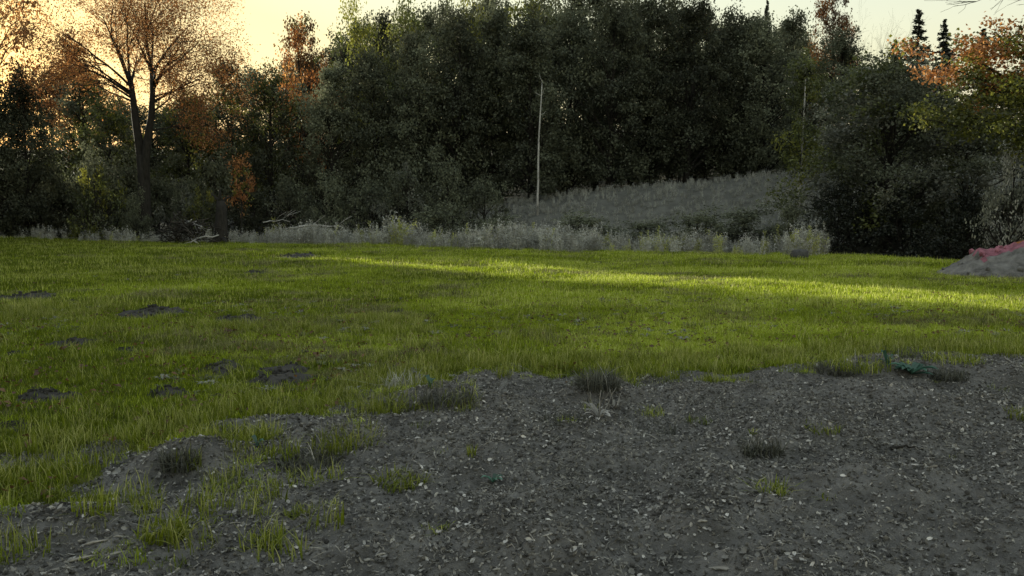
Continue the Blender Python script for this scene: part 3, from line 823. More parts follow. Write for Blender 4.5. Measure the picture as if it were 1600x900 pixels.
def rosette(g):
    mb = MB(); n = 9
    for k in range(n):
        a = k * 2.4; l = g.uniform(.05, .10); d = np.array([math.cos(a), math.sin(a), 0]); sd = np.array([-d[1], d[0], 0]); w = l * .3
        z = np.array([0, 0, 1.])
        mb.add([z * .01, d * l * .5 + z * l * .55 - sd * w * .5, d * l + z * l * .45, d * l * .5 + z * l * .55 + sd * w * .5], [[0, 1, 2, 3]], None, g.uniform(.3, .9))
    return mb.mesh('rosette', [M['grey_leaf'] if g.uniform() < .5 else M['green_leaf']])
def fallen_leaf(g):
    mb = MB()
    for k in range(3):
        leaves(mb, g.normal(size=(2, 3)) * [.12, .12, .008], .055, g.uniform(.2, .9, 2), 1.2, 0, g, aspect=.7)
    return mb.mesh('fallen_leaf', [M['brown_leaf']])
rs_t = [template('r', rosette(gg)) for k in range(3)] + [template('r', fallen_leaf(gg)) for k in range(3)]

# dark patches in the meadow: low heaps of earth (photo pixel x, y, width in pixels)
PATCH = [(40, 468, 95, 'long dark earth patch at the left edge of the meadow'), (112, 476, 34, 'small dark earth patch right of the long one at the left edge'), (160, 456, 30, 'small dark earth patch high in the left meadow'),
         (240, 492, 92, 'broad broken earth patch in the left meadow below the forked tree'), (375, 501, 66, 'flat dark earth patch right of the broad broken one'), (112, 541, 52, 'dark rounded molehill left, below the long patch'), (192, 551, 30, 'small molehill right of the rounded one'),
         (30, 556, 32, 'small molehill near the left edge'), (345, 577, 64, 'dark molehill left of the larger one before the soil'), (438, 590, 100, 'largest dark molehill, left of the bare soil crest'), (70, 623, 72, 'dark earth patch low at the left edge of the meadow'), (262, 618, 60, 'dark earth patch in the left meadow above the dark tussock'), (22, 672, 44, 'dark earth patch lowest at the left edge'),
         (402, 428, 40, 'small dark patch in the upper meadow left of centre'), (472, 402, 72, 'flat dark patch at the top of the meadow left of centre'), (620, 489, 22, 'tiny molehill in mid meadow'), (672, 496, 18, 'tiniest molehill in mid meadow, right of the other')]
patches = []
for sx, sy, w, lab in PATCH:
    p = at(sx, sy); patches.append((p[0], p[1], w * .58 / F * p[1], lab, p[2]))

def in_patch(x, y, k=1.0):
    r = np.zeros(len(x), bool)
    for (px, py, pr, _, _) in patches:
        asp = 1.25
        r |= ((x - px) ** 2 + ((y - py) / asp) ** 2) < (pr * k) ** 2 * (1 + 1.1 * fbm(x * 3, y * 3, 61, 2))
    return r

def sample(d0, d1, n, umax=.80):
    """points uniform over the ground between two depths, inside a fan"""
    y = np.sqrt(gg.uniform(d0 ** 2, d1 ** 2, n)); x = gg.uniform(-umax, umax, n) * y
    return x, y

Pn, In, Sn = [], [], []
# near meadow 4-15 m
x, y = sample(3.6, 15, 26000)
sm = soil_mask(x, y)
thin = fbm(x * .7, y * .7, 71, 3)
keep = (sm < .6 * gg.uniform(size=len(x)) ** .5) & ~in_patch(x, y, .95) & (thin > -.75)
edge = soil_edge(x, y)
tallp = np.exp(-((y - edge - .4) / .6) ** 2) * .45 + .03 + .2 * (fbm(x * .5, y * .5, 73, 2) > .3)
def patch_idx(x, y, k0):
    v = fbm(x * .38, y * .6, 76, 3) + .35 * fbm(x * 1.6, y * 1.6, 78, 2) + gg.normal(size=len(x)) * .15 + np.interp(x / y, [-.6, -.2, .3], [-.55, -.02, .34])  # darker blades leftwards, lighter rightwards: the left trees' shade put into grass colour
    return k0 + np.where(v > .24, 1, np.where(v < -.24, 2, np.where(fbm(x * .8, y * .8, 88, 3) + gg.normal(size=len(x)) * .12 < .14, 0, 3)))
x, y, tallp = x[keep], y[keep], tallp[keep]
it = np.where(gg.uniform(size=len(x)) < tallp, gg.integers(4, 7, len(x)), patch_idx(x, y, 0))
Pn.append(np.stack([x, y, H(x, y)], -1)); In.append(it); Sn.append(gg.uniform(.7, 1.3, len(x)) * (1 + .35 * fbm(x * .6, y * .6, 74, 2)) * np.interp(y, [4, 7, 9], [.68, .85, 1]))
# stragglers on the soil near its rim
x, y = sample(3.4, 9.6, 7000)
sm = soil_mask(x, y); edge = soil_edge(x, y)
keep = (sm >= .45) & (gg.uniform(size=len(x)) < np.exp(-(edge - y) / np.where(x < -.3, 1.1, .5)) * .75) & (fbm(x * 1.6, y * 1.6, 75, 2) > -.05)
x, y = x[keep], y[keep]
Pn.append(np.stack([x, y, H(x, y)], -1)); In.append(gg.integers(0, 7, len(x))); Sn.append(gg.uniform(.5, 1.0, len(x)))
# mid and far meadow
for d0, d1, n, s0 in ((14, 26, 17000, .95), (24, 58, 24000, 1.35)):
    x, y = sample(d0, d1, n)
    e = np.interp(x / y, EDGE_U, EDGE_D)
    keep = (y < e + 2.5) & ~in_patch(x, y, .95)
    x, y = x[keep], y[keep]
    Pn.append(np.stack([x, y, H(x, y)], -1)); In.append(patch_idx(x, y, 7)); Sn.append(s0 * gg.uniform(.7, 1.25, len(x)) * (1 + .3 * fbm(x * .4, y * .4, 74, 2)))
# rosettes of broad weeds and fallen leaves among the blades
for d0, d1, n, k0 in ((4, 16, 2600, 11), (14, 40, 3000, 11), (4, 16, 1300, 14), (14, 30, 900, 14)):
    x, y = sample(d0, d1, n)
    keep = (soil_mask(x, y) < .4) & ~in_patch(x, y, 1.1) & (y < np.interp(x / y, EDGE_U, EDGE_D)) & (fbm(x * .5, y * .5, 79, 2) > (-.1 if k0 == 11 else -.5))
    x, y = x[keep], y[keep]
    Pn.append(np.stack([x, y, H(x, y) + (.0 if k0 == 11 else .045)], -1)); In.append(gg.integers(k0, k0 + 3, len(x))); Sn.append(gg.uniform(.6, 1.3, len(x)))
Pn = np.vstack(Pn); In = np.concatenate(In); Sn = np.concatenate(Sn)
rot = np.stack([gg.normal(size=len(Pn)) * .08, gg.normal(size=len(Pn)) * .08, gg.uniform(0, 6.28, len(Pn))], -1)
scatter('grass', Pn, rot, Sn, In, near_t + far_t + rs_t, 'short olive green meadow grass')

# tall pale weeds between meadow and wood
wt = [template('w', weed_clump(gg, h, 9, [M['weed']])) for h in (.9, 1.1, .8)] + [template('w', weed_clump(gg, h, 9, [M['weed_green']])) for h in (1.0, 1.2)]
x, y = sample(26, 66, 16000, .85)
e = np.interp(x / y, EDGE_U, EDGE_D); u = x / y
dd = y - e
dens = np.where(u < -.30, .55, .8) * np.where(u > .385, 0, 1)
keep = (dd > .3) & (dd < np.where(u < -.3, 7, 10)) & (gg.uniform(size=len(x)) < dens * (.72 + 1.5 * fbm(x * .35, y * .35, 81, 2)))
x, y, dd, u = x[keep], y[keep], dd[keep], u[keep]
green = gg.uniform(size=len(x)) < np.where((u > .12) & (u < .4) & (dd < 3), .28, .07)
P1 = np.stack([x, y, H(x, y)], -1); I1 = np.where(green, gg.integers(3, 5, len(x)), gg.integers(0, 3, len(x)))
S1 = gg.uniform(.5, 1.05, len(x)) * np.clip(1 + 1.1 * fbm(x * .3, y * .3, 82, 3), .35, 1.7) * np.where(u < -.3, .9, np.where(u > .1, 1.0, .95))
# shorter rough grass over the open slope of the bank
x, y = sample(44, 74, 9000, .62)
e = np.interp(x / y, EDGE_U, EDGE_D); u = x / y; dd = y - e
keep = (dd > 9) & (dd < 30) & (u > -.08) & (gg.uniform(size=len(x)) < .8)
x, y = x[keep], y[keep]
P2 = np.stack([x, y, H(x, y)], -1)
P1 = np.vstack([P1, P2]); I1 = np.concatenate([I1, gg.integers(0, 3, len(x))]); S1 = np.concatenate([S1, gg.uniform(.22, .5, len(x))])
rot = np.stack([gg.normal(size=len(P1)) * .1, gg.normal(size=len(P1)) * .1, gg.uniform(0, 6.28, len(P1))], -1)
scatter('tall_weeds', P1, rot, S1, I1, wt, 'tall pale grey weeds along the far side of the meadow')

# litter on the bare soil: curled dead leaves, straw bits, clods
def litter_leaf(g):
    n = 5; u = np.linspace(-1, 1, n); L = g.uniform(.016, .052); W = L * g.uniform(.25, .65)
    cu = g.uniform(.3, 1.2)
    V = []
    for a in u:
        w = W * (1 - a * a) ** .6 * g.uniform(.8, 1.1) + .002
        zc = L * .5 * (1 - math.cos(a * cu)) + .006 + g.normal() * .002
        V += [[a * L * .5, -w * .5, zc + .006], [a * L * .5, 0, zc], [a * L * .5, w * .5, zc + .006 * g.uniform(.3, 2)]]
    Q = []
    for k in range(n - 1):
        for j in range(2): Q.append([k * 3 + j, (k + 1) * 3 + j, (k + 1) * 3 + j + 1, k * 3 + j + 1])
    mb = MB(); mb.add(V, Q, None, g.beta(1.3, 2.2)); return mb.mesh('leaf', [M['dead']])
def straw_bit(g):
    mb = MB(); L = g.uniform(.03, .10); c = g.normal() * .02
    mb.tube(np.array([[-L / 2, 0, .006], [0, c, .013], [L / 2, c * .3, .007]]), [.0022, .0022, .0014], 4, tint=g.uniform(.2, .9)); return mb.mesh('straw', [M['straw']])
def clod(g, s=.02):
    v = []; 
    ph = [(math.pi * (.5 + i) / 4, 2 * math.pi * (j + .5 * (i % 2)) / 6) for i in range(4) for j in range(6)]
    V = np.array([[math.sin(a) * math.cos(b), math.sin(a) * math.sin(b), math.cos(a) * .7] for a, b in ph]) * s * g.uniform(.7, 1.25, (24, 1))
    V = np.vstack([V, [[0, 0, s * .7], [0, 0, -s * .7]]])
    Q = [[i * 6 + j, (i + 1) * 6 + j, (i + 1) * 6 + (j + 1) % 6, i * 6 + (j + 1) % 6] for i in range(3) for j in range(6)]
    T = [[24, j, (j + 1) % 6] for j in range(6)] + [[25, 18 + (j + 1) % 6, 18 + j] for j in range(6)]
    mb = MB(); mb.add(V, Q, T, .5); return mb.mesh('clod', [M['clod']], False)
lt = [template('l', litter_leaf(gg)) for k in range(14)] + [template('l', straw_bit(gg)) for k in range(8)] + [template('l', clod(gg)) for k in range(5)]
x, y = sample(2.6, 10.2, 290000, .85)
sm = soil_mask(x, y)
den = .78 + 1.1 * fbm(x * 1.1, y * 1.1, 91, 3)
keep = (sm > .5) & (gg.uniform(size=len(x)) < den + .15)
x, y = x[keep], y[keep]; n = len(x)
ty = gg.uniform(size=n)
idx = np.where(ty < .68, gg.integers(0, 14, n), np.where(ty < .90, gg.integers(14, 22, n), gg.integers(22, 27, n)))
P = np.stack([x, y, H(x, y) + .002], -1)
rot = np.stack([gg.normal(size=n) * .5, gg.normal(size=n) * .5, gg.uniform(0, 6.28, n)], -1)
scatter('soil_litter', P, rot, np.clip(np.exp(gg.normal(size=n) * .45) * .88, .3, 1.7) * np.where(idx >= 22, .5, np.where(idx < 14, .6, .6)), idx, lt, 'dead leaves, straw and clods strewn over the bare soil')

# ------------------------------------------------------------------ molehills and earth patches in the meadow
def earth_patch(px, py, pr, lab):
    g = np.random.default_rng(int(abs(px * 97 + py * 31)))
    z0 = float(H(px, py))
    o = empty('molehill', (px, py, z0)); tag(o, lab, 'molehill', 'dark earth patches in the meadow')
    n, k = 22, 9
    V = []; hgt = min(.03 + .10 * pr, .11)
    for i in range(k):
        r = i / (k - 1)
        for j in range(n):
            a = 2 * math.pi * j / n
            rr = pr * r * (1 + .28 * math.sin(2 * a + px) + .2 * math.sin(5 * a + py)) * 1.08
            x = rr * math.cos(a); y = rr * math.sin(a) * 1.2
            lump = float(fbm((px + x) * 6, (py + y) * 6, 15, 3))
            z = float(H(px + x, py + y)) - z0 + hgt * (1 - r ** 2.2) * (.75 + .9 * lump) + .03 * lump - .045 * r ** 6 + .012
            V.append([x, y, z])
    Q = [[i * n + j, (i + 1) * n + j, (i + 1) * n + (j + 1) % n, i * n + (j + 1) % n] for i in range(k - 1) for j in range(n)]
    link('earth', mesh_np('earth', V, Q, mats=[M['mound_soil']], smooth=True), o)
    mb = MB()
    V = np.array(V)
    for q in g.integers(0, len(V), 60):
        s = pr * g.uniform(.01, .035) + .006
        e = g.normal(size=(8, 3)) * s
        c = np.array([[a, b, d] for a in (-1, 1) for b in (-1, 1) for d in (-1, 1)], float) * s * g.uniform(.6, 1.2, (8, 1))
        mb.add(c + V[q] + [0, 0, s * .4], [[0, 1, 3, 2], [4, 6, 7, 5], [0, 4, 5, 1], [2, 3, 7, 6], [0, 2, 6, 4], [1, 5, 7, 3]], None, .5)
    c = link('clods', mb.mesh('clods', [M['mound_soil']], True), o); tag(c, kind='stuff')
    mb = MB()
    for q in g.integers(n * 3, len(V), 26):
        t = MB(); blades(t, g, 7, .07, .03, .10, .006, .8, (.3, .22)); v = t.V[0] + V[q]
        mb.add(v, t.Q[0], None, t.t[0])
    c = link('sprouting_grass', mb.mesh('sprouting_grass', [M['blade']]), o); tag(c, kind='stuff')
for (px, py, pr, lab, _) in patches:
    earth_patch(px, py, pr, lab)

# ------------------------------------------------------------------ tufts, plants and sticks on the bare soil
def tuft(sx, sy, w, lab, mat='tall_blade', h=.16, n=70, tint=(.5, .2), name='grass_tuft', cat='grass tuft', dry=6, bend=.85):
    g = np.random.default_rng(int(sx * 3 + sy))
    p = at(sx, sy); r = w * .5 / F * p[1]
    o = empty(name, tuple(p)); tag(o, lab, cat, 'tufts on the bare soil')
    mb = MB(); blades(mb, g, int(n * 1.8), r, h * .5, h * 1.15, .008, bend, tint, z0=-.03)
    tag(link('blades', mb.mesh('blades', [M[mat]]), o), kind='stuff')
    if dry:
        mb = MB(); blades(mb, g, dry, r * .8, h * .9, h * 1.7, .0045, .5, (.7, .2), z0=-.03)
        tag(link('dry_stalks', mb.mesh('dry_stalks', [M['straw']]), o), kind='stuff')
    return o
tuft(625, 752, 84, 'green grass tuft on the soil, left of centre', h=.10, n=130)
tuft(1203, 765, 62, 'green grass tuft with pale stalks, right foreground', h=.10, n=70)
tuft(1282, 668, 58, 'flat green grass tuft on the pale rise, right', h=.07, n=60)
tuft(1492, 717, 28, 'small green tuft far right on the soil', h=.05, n=26, dry=0)
tuft(1292, 777, 28, 'small green tuft below the pale-stalked tuft', h=.05, n=26, dry=0)
tuft(680, 828, 50, 'flat green tuft below the left-centre tuft', h=.06, n=40, dry=2)
tuft(1592, 650, 44, 'green tuft cut by the right picture edge', h=.11, n=50)
tuft(470, 806, 50, 'green tuft left in the foreground', h=.09, n=60, dry=3)
tuft(258, 830, 84, 'green tuft lowest left near the pale chips', h=.12, n=110, dry=5)
tuft(735, 712, 16, 'narrow upright green tuft in the middle of the soil', h=.11, n=16, dry=0, bend=.2)
tuft(690, 708, 22, 'tiny green tuft beside the narrow upright one', h=.06, n=16, dry=0)
tuft(1182, 676, 22, 'tiny green tuft above the dry grey tussock', h=.06, n=18, dry=2)
tuft(612, 640, 90, 'grassy green clump on the left shoulder of the soil', h=.2, n=150, dry=10)
tuft(540, 690, 110, 'loose green clump on the left slope of the soil', h=.17, n=150, dry=8)
tuft(282, 728, 58, 'dark tussock with pale stalks at the left rim of the soil', 'dark_tuft', h=.16, n=150, tint=(.4, .2), dry=8)
tuft(1190, 706, 62, 'dry grey tussock in the right foreground', 'dark_tuft', h=.13, n=140, tint=(.4, .2), dry=9)
tuft(628, 606, 60, 'dead grey tussock with upright stalks on the soil crest', 'weed', h=.2, n=60, tint=(.3, .2), dry=10)
tuft(700, 622, 90, 'dark low tussock on the crest, left of centre', 'dark_tuft', h=.12, n=220, tint=(.4, .2), dry=5)
tuft(935, 606, 70, 'tall dark tussock on the soil crest at centre', 'dark_tuft', h=.2, n=240, tint=(.4, .2), dry=5)
tuft(1310, 582, 70, 'dark matted tussock at the left end of the right-hand mound', 'dark_tuft', h=.14, n=200, tint=(.4, .2), dry=4)
tuft(1405, 556, 110, 'broad dark tussock on top of the right-hand mound', 'dark_tuft', h=.15, n=300, tint=(.4, .2), dry=5)
tuft(1480, 588, 60, 'dark tussock below right of the broad teal plant', 'dark_tuft', h=.12, n=200, tint=(.4, .2), dry=4)
tuft(890, 660, 80, 'dark matted tussock left below the dry grey-leaved plant', 'dark_tuft', h=.09, n=160, tint=(.4, .2), dry=4)
tuft(1010, 672, 90, 'dark matted tussock right below the dry grey-leaved plant', 'dark_tuft', h=.08, n=160, tint=(.4, .2), dry=4)
tuft(480, 722, 90, 'dark matted tussock on the left slope of the soil', 'dark_tuft', h=.11, n=170, tint=(.4, .2), dry=5)
tuft(1340, 575, 100, 'grassy clump hanging over the dark mound on the right', h=.18, n=150, dry=6)
tuft(1490, 565, 90, 'grassy clump on the crest right of the teal plant', h=.18, n=120, dry=6)

def broad_plant(sx, sy, n, L, W, lab, mat='teal_leaf', lift=.6, name='dock_plant', stems=0, spread=1.0, cat='plant'):
    g = np.random.default_rng(int(sx + sy * 7))
    p = at(sx, sy)
    o = empty(name, tuple(p)); tag(o, lab, cat, 'leafy plants on the bare soil')
    V0 = []
    for k in range(n):
        a = k * 2.4 + g.uniform(-.4, .4); l = L * g.uniform(.6, 1.1); lf = lift * g.uniform(.4, 1.3)
        d = np.array([math.cos(a), math.sin(a), 0]); s = np.array([-d[1], d[0], 0])
        mb = MB(); V = []; K = 7
        for i in range(K):
            t = i / (K - 1)
            c = d * l * spread * t + np.array([0, 0, l * lf * math.sin(t * 2.1) * .7])
            w = W * g.uniform(.9, 1.1) * (max(t - .12, .02) ** .5) * (1 - t ** 2.6) * 1.5 + .003
            fold = .22 * w
            V += [c - s * w * .5 + [0, 0, fold], c, c + s * w * .5 + [0, 0, fold]]
        Q = [[i * 3 + j, (i + 1) * 3 + j, (i + 1) * 3 + j + 1, i * 3 + j + 1] for i in range(K - 1) for j in range(2)]
        mb.add(V, Q, None, np.clip(.5 + .2 * g.normal() + np.tile([.06, -.15, .06], K), 0, 1))
        link('leaf', mb.mesh('leaf', [M[mat]], True), o)
    for k in range(stems):
        e = np.array([g.normal() * .07, g.normal() * .07, L * g.uniform(.9, 1.6)])
        mb = MB(); mb.tube(curve_pts(np.zeros(3), e, 5, 0, .008, g), np.linspace(.004, .002, 5), 5, tint=.6)
        link('stalk', mb.mesh('stalk', [M['straw']]), o)
    return o
broad_plant(1424, 586, 15, .27, .085, 'broad teal-green leafy plant on the dark mound at right', lift=.5)
broad_plant(1386, 574, 6, .18, .06, 'small upright teal plant left of the broad teal plant', lift=1.2, spread=.5)
broad_plant(770, 756, 6, .08, .035, 'small teal-green plant in the middle foreground', lift=.7)
broad_plant(672, 606, 4, .10, .05, 'small teal leaf plant on the crest left of centre', lift=1.1, spread=.6)
broad_plant(402, 698, 4, .08, .04, 'small teal leaf plant in the left grass rim', lift=1.0, spread=.7)
broad_plant(935, 655, 16, .17, .035, 'dry grey-leaved plant on the crest at centre', 'dead', lift=.75, stems=5)
broad_plant(960, 642, 9, .12, .02, 'pale dry plant right beside the grey-leaved plant', 'straw', lift=.8, stems=3)

def stick(pix, r, lab, mat='straw', name='stick', cat='stick', lift=None):
    """a stalk lying or standing on the soil, through photo pixels at the depth of its foot"""
    p = at(*pix[0]); Y = p[1]
    P = []
    for k, (a, b) in enumerate(pix):
        if lift is None:
            q = at(a, b); P.append(q + [0, 0, r])
        else:
            q = at_depth(a, b, Y + lift * k); P.append(q)
    P = np.array(P)
    o = P[0].copy(); P = P - o
    t = np.linspace(0, 1, 9); tk = np.linspace(0, 1, len(P))
    P = np.stack([np.interp(t, tk, P[:, j]) for j in range(3)], -1)
    P[1:-1] += rng.normal(size=(7, 3)) * r * .5
    mb = MB(); mb.tube(P, np.linspace(r, r * .5, 9), 6, tint=.6)
    ob = link(name, mb.mesh(name, [M[mat]], True), loc=tuple(o))
    tag(ob, lab, cat)
    return ob
stick([(1054, 666), (1060, 650), (1070, 634), (1076, 612)], .004, 'pale curved stalk standing on the soil right of centre', name='stalk', cat='stalk', lift=.0)
stick([(1213, 892), (1212, 880), (1214, 868)], .008, 'short pale stick upright at the bottom edge, right', 'wood_pale', lift=.0)
stick([(995, 680), (1015, 682), (1028, 690)], .005, 'pale thin stick lying below the dry plant at centre')
stick([(1392, 705), (1415, 701), (1442, 706)], .012, 'dark curved stick lying on the right soil', 'bark_dark')
stick([(1570, 560), (1580, 566), (1586, 574)], .010, 'pale stick on the crest near the right edge', 'wood_pale')
stick([(922, 628), (919, 606), (918, 583)], .004, 'pale upright stalk in the dark tussock at centre', name='stalk', cat='stalk', lift=.0)
stick([(948, 652), (952, 636), (950, 622)], .006, 'short forked-looking pale stalk by the dry plant', name='stalk', cat='stalk', lift=.0)
stick([(690, 622), (688, 600), (690, 585)], .004, 'thin grey stalk on the crest left of centre', name='stalk', cat='stalk', lift=.0)

# pale wood chips and bark pieces
def chip(sx, sy, L, W, T, rz, lab, mat='wood_pale', grp='pale wood chips on the soil'):
    g = np.random.default_rng(int(sx * 5 + sy))
    p = at(sx, sy)
    K = 6; V = []
    for i in range(K):
        t = i / (K - 1) - .5
        e_ = (1 - abs(2 * t) ** 3); w = W * (.12 + .88 * e_) * g.uniform(.55, 1.2); h = T * (.25 + .75 * e_) * g.uniform(.6, 1.2)
        c = np.array([t * L, g.normal() * W * .08, .10 * L * (.25 - t * t)])
        V += [c + [0, -w / 2, 0], c + [0, w / 2, h * .2], c + [0, w * .42, h], c + [0, -w * .4, h * 1.1]]
    Q = [[i * 4 + j, (i + 1) * 4 + j, (i + 1) * 4 + (j + 1) % 4, i * 4 + (j + 1) % 4] for i in range(K - 1) for j in range(4)] + [[3, 2, 1, 0], [20, 21, 22, 23]]
    ob = link('wood_chip', mesh_np('wood_chip', V, Q, mats=[M[mat]]), loc=(p[0], p[1], p[2] - .002))
    ob.rotation_euler = (g.normal() * .12, g.normal() * .12, rz)
    tag(ob, lab, 'wood chip', grp)
for k, (sx, sy, L, W, rz, lab) in enumerate([
        (150, 852, .17, .03, .5, 'long pale wood chip, topmost at the bottom left'), (125, 876, .20, .04, .7, 'large pale bark piece at the bottom left'), (178, 868, .13, .025, .35, 'pale chip right of the large bark piece'),
        (95, 890, .15, .03, .6, 'pale chip lowest in the left corner'), (190, 842, .10, .02, .2, 'short pale chip right above the bottom left pieces'), (160, 886, .12, .03, .9, 'pale chip below the large bark piece'),
        (572, 878, .10, .04, .1, 'pale chip at the bottom edge left of centre'), (595, 868, .08, .03, .6, 'small pale chip right of the one at the bottom edge'), (778, 894, .07, .03, .4, 'white chip at the bottom edge in the middle'),
        (1130, 891, .17, .05, -.2, 'big pale wood piece at the bottom edge right of centre'), (1093, 803, .06, .03, 1.2, 'small bright chip in the middle right soil'), (812, 630, .06, .03, .8, 'small pale chip near the crest'),
        (1098, 556 + 260, .07, .03, .2, 'small chip below the bright chip'), (855, 842, .09, .035, .2, 'pale chip among the leaves in the middle foreground'), (835, 833, .08, .03, 1.0, 'pale chip upper left among the foreground leaves'), (890, 845, .08, .03, -.3, 'pale chip right among the foreground leaves')]):
    chip(sx, sy, L * .8, W * .62, .008, rz, lab)

# ------------------------------------------------------------------ brush pile and snag beside the forked tree
def brush_pile():
    g = np.random.default_rng(71)
    p = at_depth(290, 378, 51.0); z = float(H(p[0], p[1]))
    o = empty('brush_pile', (p[0], p[1], z)); tag(o, 'heap of dead branches between the forked trunk and the snag', 'brush pile')
    shapes = []
    for k in range(5):
        mb = MB(); L = g.uniform(1.6, 2.8); P = curve_pts(np.array([-L / 2, 0, 0]), np.array([L / 2, 0, 0]), 7, .12, .06, g)
        mb.tube(P, np.linspace(.045, .012, 7), 5)
        for q in range(5):
            i = g.integers(2, 7); d = unit(np.array([1, g.normal() * .8, g.normal() * .8]))
            mb.tube(np.array([P[i - 1], P[i - 1] + d * .35, P[i - 1] + d * .7 + [0, 0, .06]]), [.014, .009, .004], 3)
        shapes.append(mb.mesh('branch', [M['bark'] if k % 2 else M['pale_bark'] if k == 4 else M['bark_dark']], True))
    for k in range(64):
        b = link('branch', shapes[g.integers(0, 5)], o)
        h = g.uniform(0, 1) ** 1.4
        b.location = (g.normal() * 1.0 * (1 - h * .6), g.normal() * .7 * (1 - h * .6), .15 + 1.15 * h)
        b.rotation_euler = (g.normal() * .5, g.normal() * .45 + .3, g.uniform(0, 6.28))
brush_pile()

def snag():
    Y = 51.5
    p = at_depth(346, 380, Y); z = float(H(p[0], Y))
    o = empty('snag', (p[0], Y, z)); tag(o, 'short dark broken trunk right of the brush heap', 'stump')
    mb = MB(); mb.tube(np.array([[0, 0, -.2], [.02, 0, .3], [.0, 0, 1.2], [.06, .05, 2.1], [.02, .05, 2.7]]), [.62, .46, .38, .34, .26], 9)
    tr = link('trunk', mb.mesh('trunk', [M['bark_dark']], True), o)
    for e in ([-.6, .1, 3.2], [.7, .2, 3.0], [.1, -.2, 3.5]):
        mb = MB(); mb.tube(np.array([[.03, .05, 2.5], [e[0] * .5, e[1], 2.9], e]), [.14, .09, .03], 6)
        link('broken_limb', mb.mesh('broken_limb', [M['bark_dark']], True), tr)
    for k, a in enumerate((.3, 2.0, 4.1, 5.4)):
        mb = MB(); mb.tube(np.array([[math.cos(a) * .3, math.sin(a) * .3, .3], [math.cos(a) * .75, math.sin(a) * .75, .08], [math.cos(a) * 1.25, math.sin(a) * 1.25, -.1]]), [.2, .12, .05], 6)
        link('root', mb.mesh('root', [M['bark_dark']], True), tr)
snag()

def fallen(sx, sy, Y, L, rz, r, lab):
    g = np.random.default_rng(int(sx))
    p = at_depth(sx, sy, Y); z = max(float(H(p[0], Y)), p[2] - .3)
    mb = MB(); P = curve_pts(np.array([-L / 2, 0, .1]), np.array([L / 2, 0, .15]), 8, .15, .05, g); mb.tube(P, np.linspace(r, r * .4, 8), 6)
    for q in range(4):
        i = g.integers(2, 7); mb.tube(np.array([P[i], P[i] + [.4, g.normal() * .2, .35], P[i] + [.8, g.normal() * .3, .6]]), [r * .5, r * .3, .008], 4)
    o = link('fallen_branch', mb.mesh('fallen_branch', [M['pale_bark']], True), loc=(p[0], Y, p[2]))
    o.rotation_euler = (0, 0, rz); tag(o, lab, 'branch', 'fallen branches before the left wood')
fallen(495, 359, 50.5, 3.4, .1, .05, 'long pale fallen branch lying before the dark shrubs, left of centre')
fallen(432, 350, 52, 2.0, -.3, .04, 'short pale fallen branch left of the long one')

# ------------------------------------------------------------------ dark stone block at the end of the weeds
def stone():
    g = np.random.default_rng(5)
    Y = 32.5; p = at_depth(1250, 400, Y); z = float(H(p[0], Y))
    n = 12; V = []
    for i in range(7):
        ph = math.pi * i / 6
        for j in range(n):
            a = 2 * math.pi * j / n
            q = np.array([math.copysign(abs(math.cos(a)) ** .5, math.cos(a)) * math.sin(ph) ** .6, math.copysign(abs(math.sin(a)) ** .5, math.sin(a)) * math.sin(ph) ** .6, math.copysign(abs(math.cos(ph)) ** .6, math.cos(ph))])
            V.append(q * np.array([.34, .26, .24]) * g.uniform(.88, 1.06) + [0, 0, .18])
    Q = [[i * n + j, (i + 1) * n + j, (i + 1) * n + (j + 1) % n, i * n + (j + 1) % n] for i in range(6) for j in range(n)]
    o = link('stone_block', mesh_np('stone_block', V, Q, mats=[M['stone']]), loc=(p[0], Y, z)); o.rotation_euler = (0, 0, .3)
    tag(o, 'dark squarish stone lying at the right end of the tall weeds', 'stone')
stone()

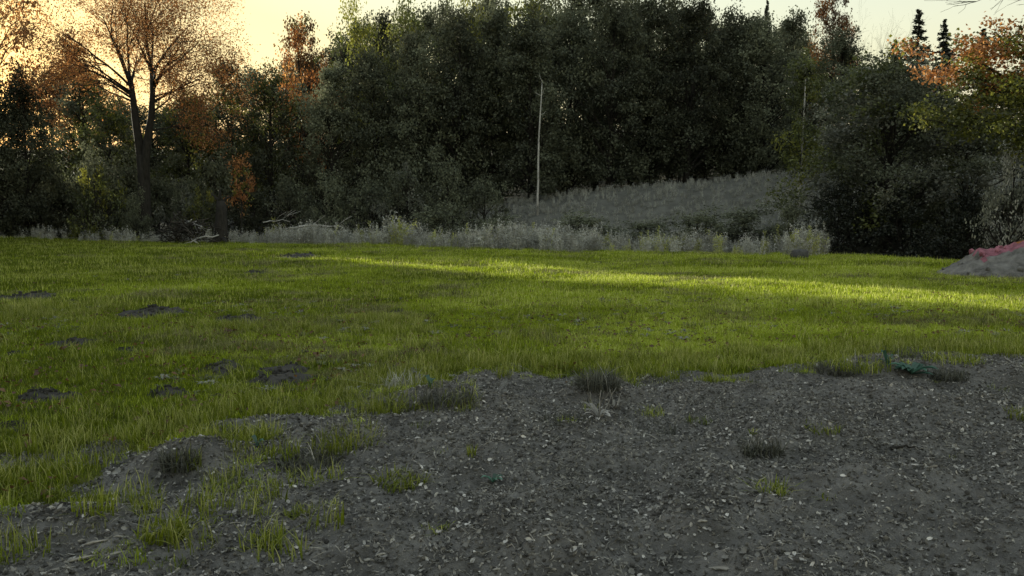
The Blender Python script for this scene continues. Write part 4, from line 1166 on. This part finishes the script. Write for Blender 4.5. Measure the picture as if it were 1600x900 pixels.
# ------------------------------------------------------------------ earth heap at the right edge
def heap():
    g = np.random.default_rng(81)
    Y = 22.5; cx = at_depth(1650, 420, Y)[0]; z0 = float(H(cx, Y))
    o = empty('earth_heap', (cx, Y, z0)); tag(o, 'grey earth heap at the right edge, top coloured reddish as if sunlit', 'earth heap')
    nx, ny = 70, 46; xs = np.linspace(-3.6, 3.6, nx); ys = np.linspace(-2.2, 2.2, ny)
    XX, YY = np.meshgrid(xs, ys, indexing='ij')
    rr = np.sqrt((XX / 3.3) ** 2 + (YY / 2.0) ** 2)
    prof = np.clip(1 - rr, 0, 1) ** .9
    ZZ = 1.55 * prof * (1 + .3 * fbm(XX * 1.4, YY * 1.4, 41, 3)) + .17 * fbm(XX * 5, YY * 5, 45, 3) * (rr < 1) * np.clip((1 - rr) * 5, 0, 1)
    ZZ = ZZ + H(XX + cx, YY + Y) - z0 - .06 * (rr >= .98)
    V = np.stack([XX, YY, ZZ], -1).reshape(-1, 3)
    i = np.arange(nx - 1)[:, None]; j = np.arange(ny - 1)[None]
    Q = np.stack([i * ny + j, (i + 1) * ny + j, (i + 1) * ny + j + 1, i * ny + j + 1], -1).reshape(-1, 4)
    ins = rr.reshape(-1)[Q].min(1) < 1.0
    c = V[Q].mean(1)
    n = fbm(c[:, 0] * 1.8, c[:, 1] * 1.8, 47, 2)
    mi = np.where((c[:, 2] > .7 + .4 * n), np.where(c[:, 0] > -.95 + .5 * n, 2, 1), 0)  # warm colours on the upper part, for sunlight on the top
    link('soil', mesh_np('soil', V, Q[ins], mats=[M['soil'], M['sunlit_red_earth'], M['sunlit_orange_earth']], midx=mi[ins], smooth=True), o)
    shapes = [clod(g, .09) for k in range(4)]
    for m_, s in zip(('soil', 'sunlit_red_earth', 'sunlit_orange_earth', 'soil'), shapes): s.materials.clear(); s.materials.append(M[m_])
    for k in range(150):
        q = V[g.integers(0, len(V))]
        if (q[0] / 3.3) ** 2 + (q[1] / 2) ** 2 > .92: continue
        w = g.choice([0, 3]) if q[2] < .5 else (1 if q[0] < -.7 else 2)
        b = link('lump', shapes[w], o); b.location = tuple(q + [0, 0, .02]); b.rotation_euler = tuple(g.uniform(0, 6, 3)); s = g.uniform(.5, 1.4); b.scale = (s, s, s * .8)
heap()

# single tall stems standing out of the weeds
for sx, sy0, sy1, Y, lab in [(1198, 372, 344, 36, 'tall thin grass stem leaning above the weeds right of centre'), (1232, 398, 372, 34, 'thin stem beside the dark stone'), (660, 388, 362, 44, 'thin dry stem above the weeds left of centre'), (1445, 404, 386, 30, 'thin dry stem before the deep shade right')]:
    stick([(sx, sy0), (sx + 4, (sy0 + sy1) / 2), (sx + 10, sy1)], .010, lab, name='stalk', cat='stalk', lift=.0)
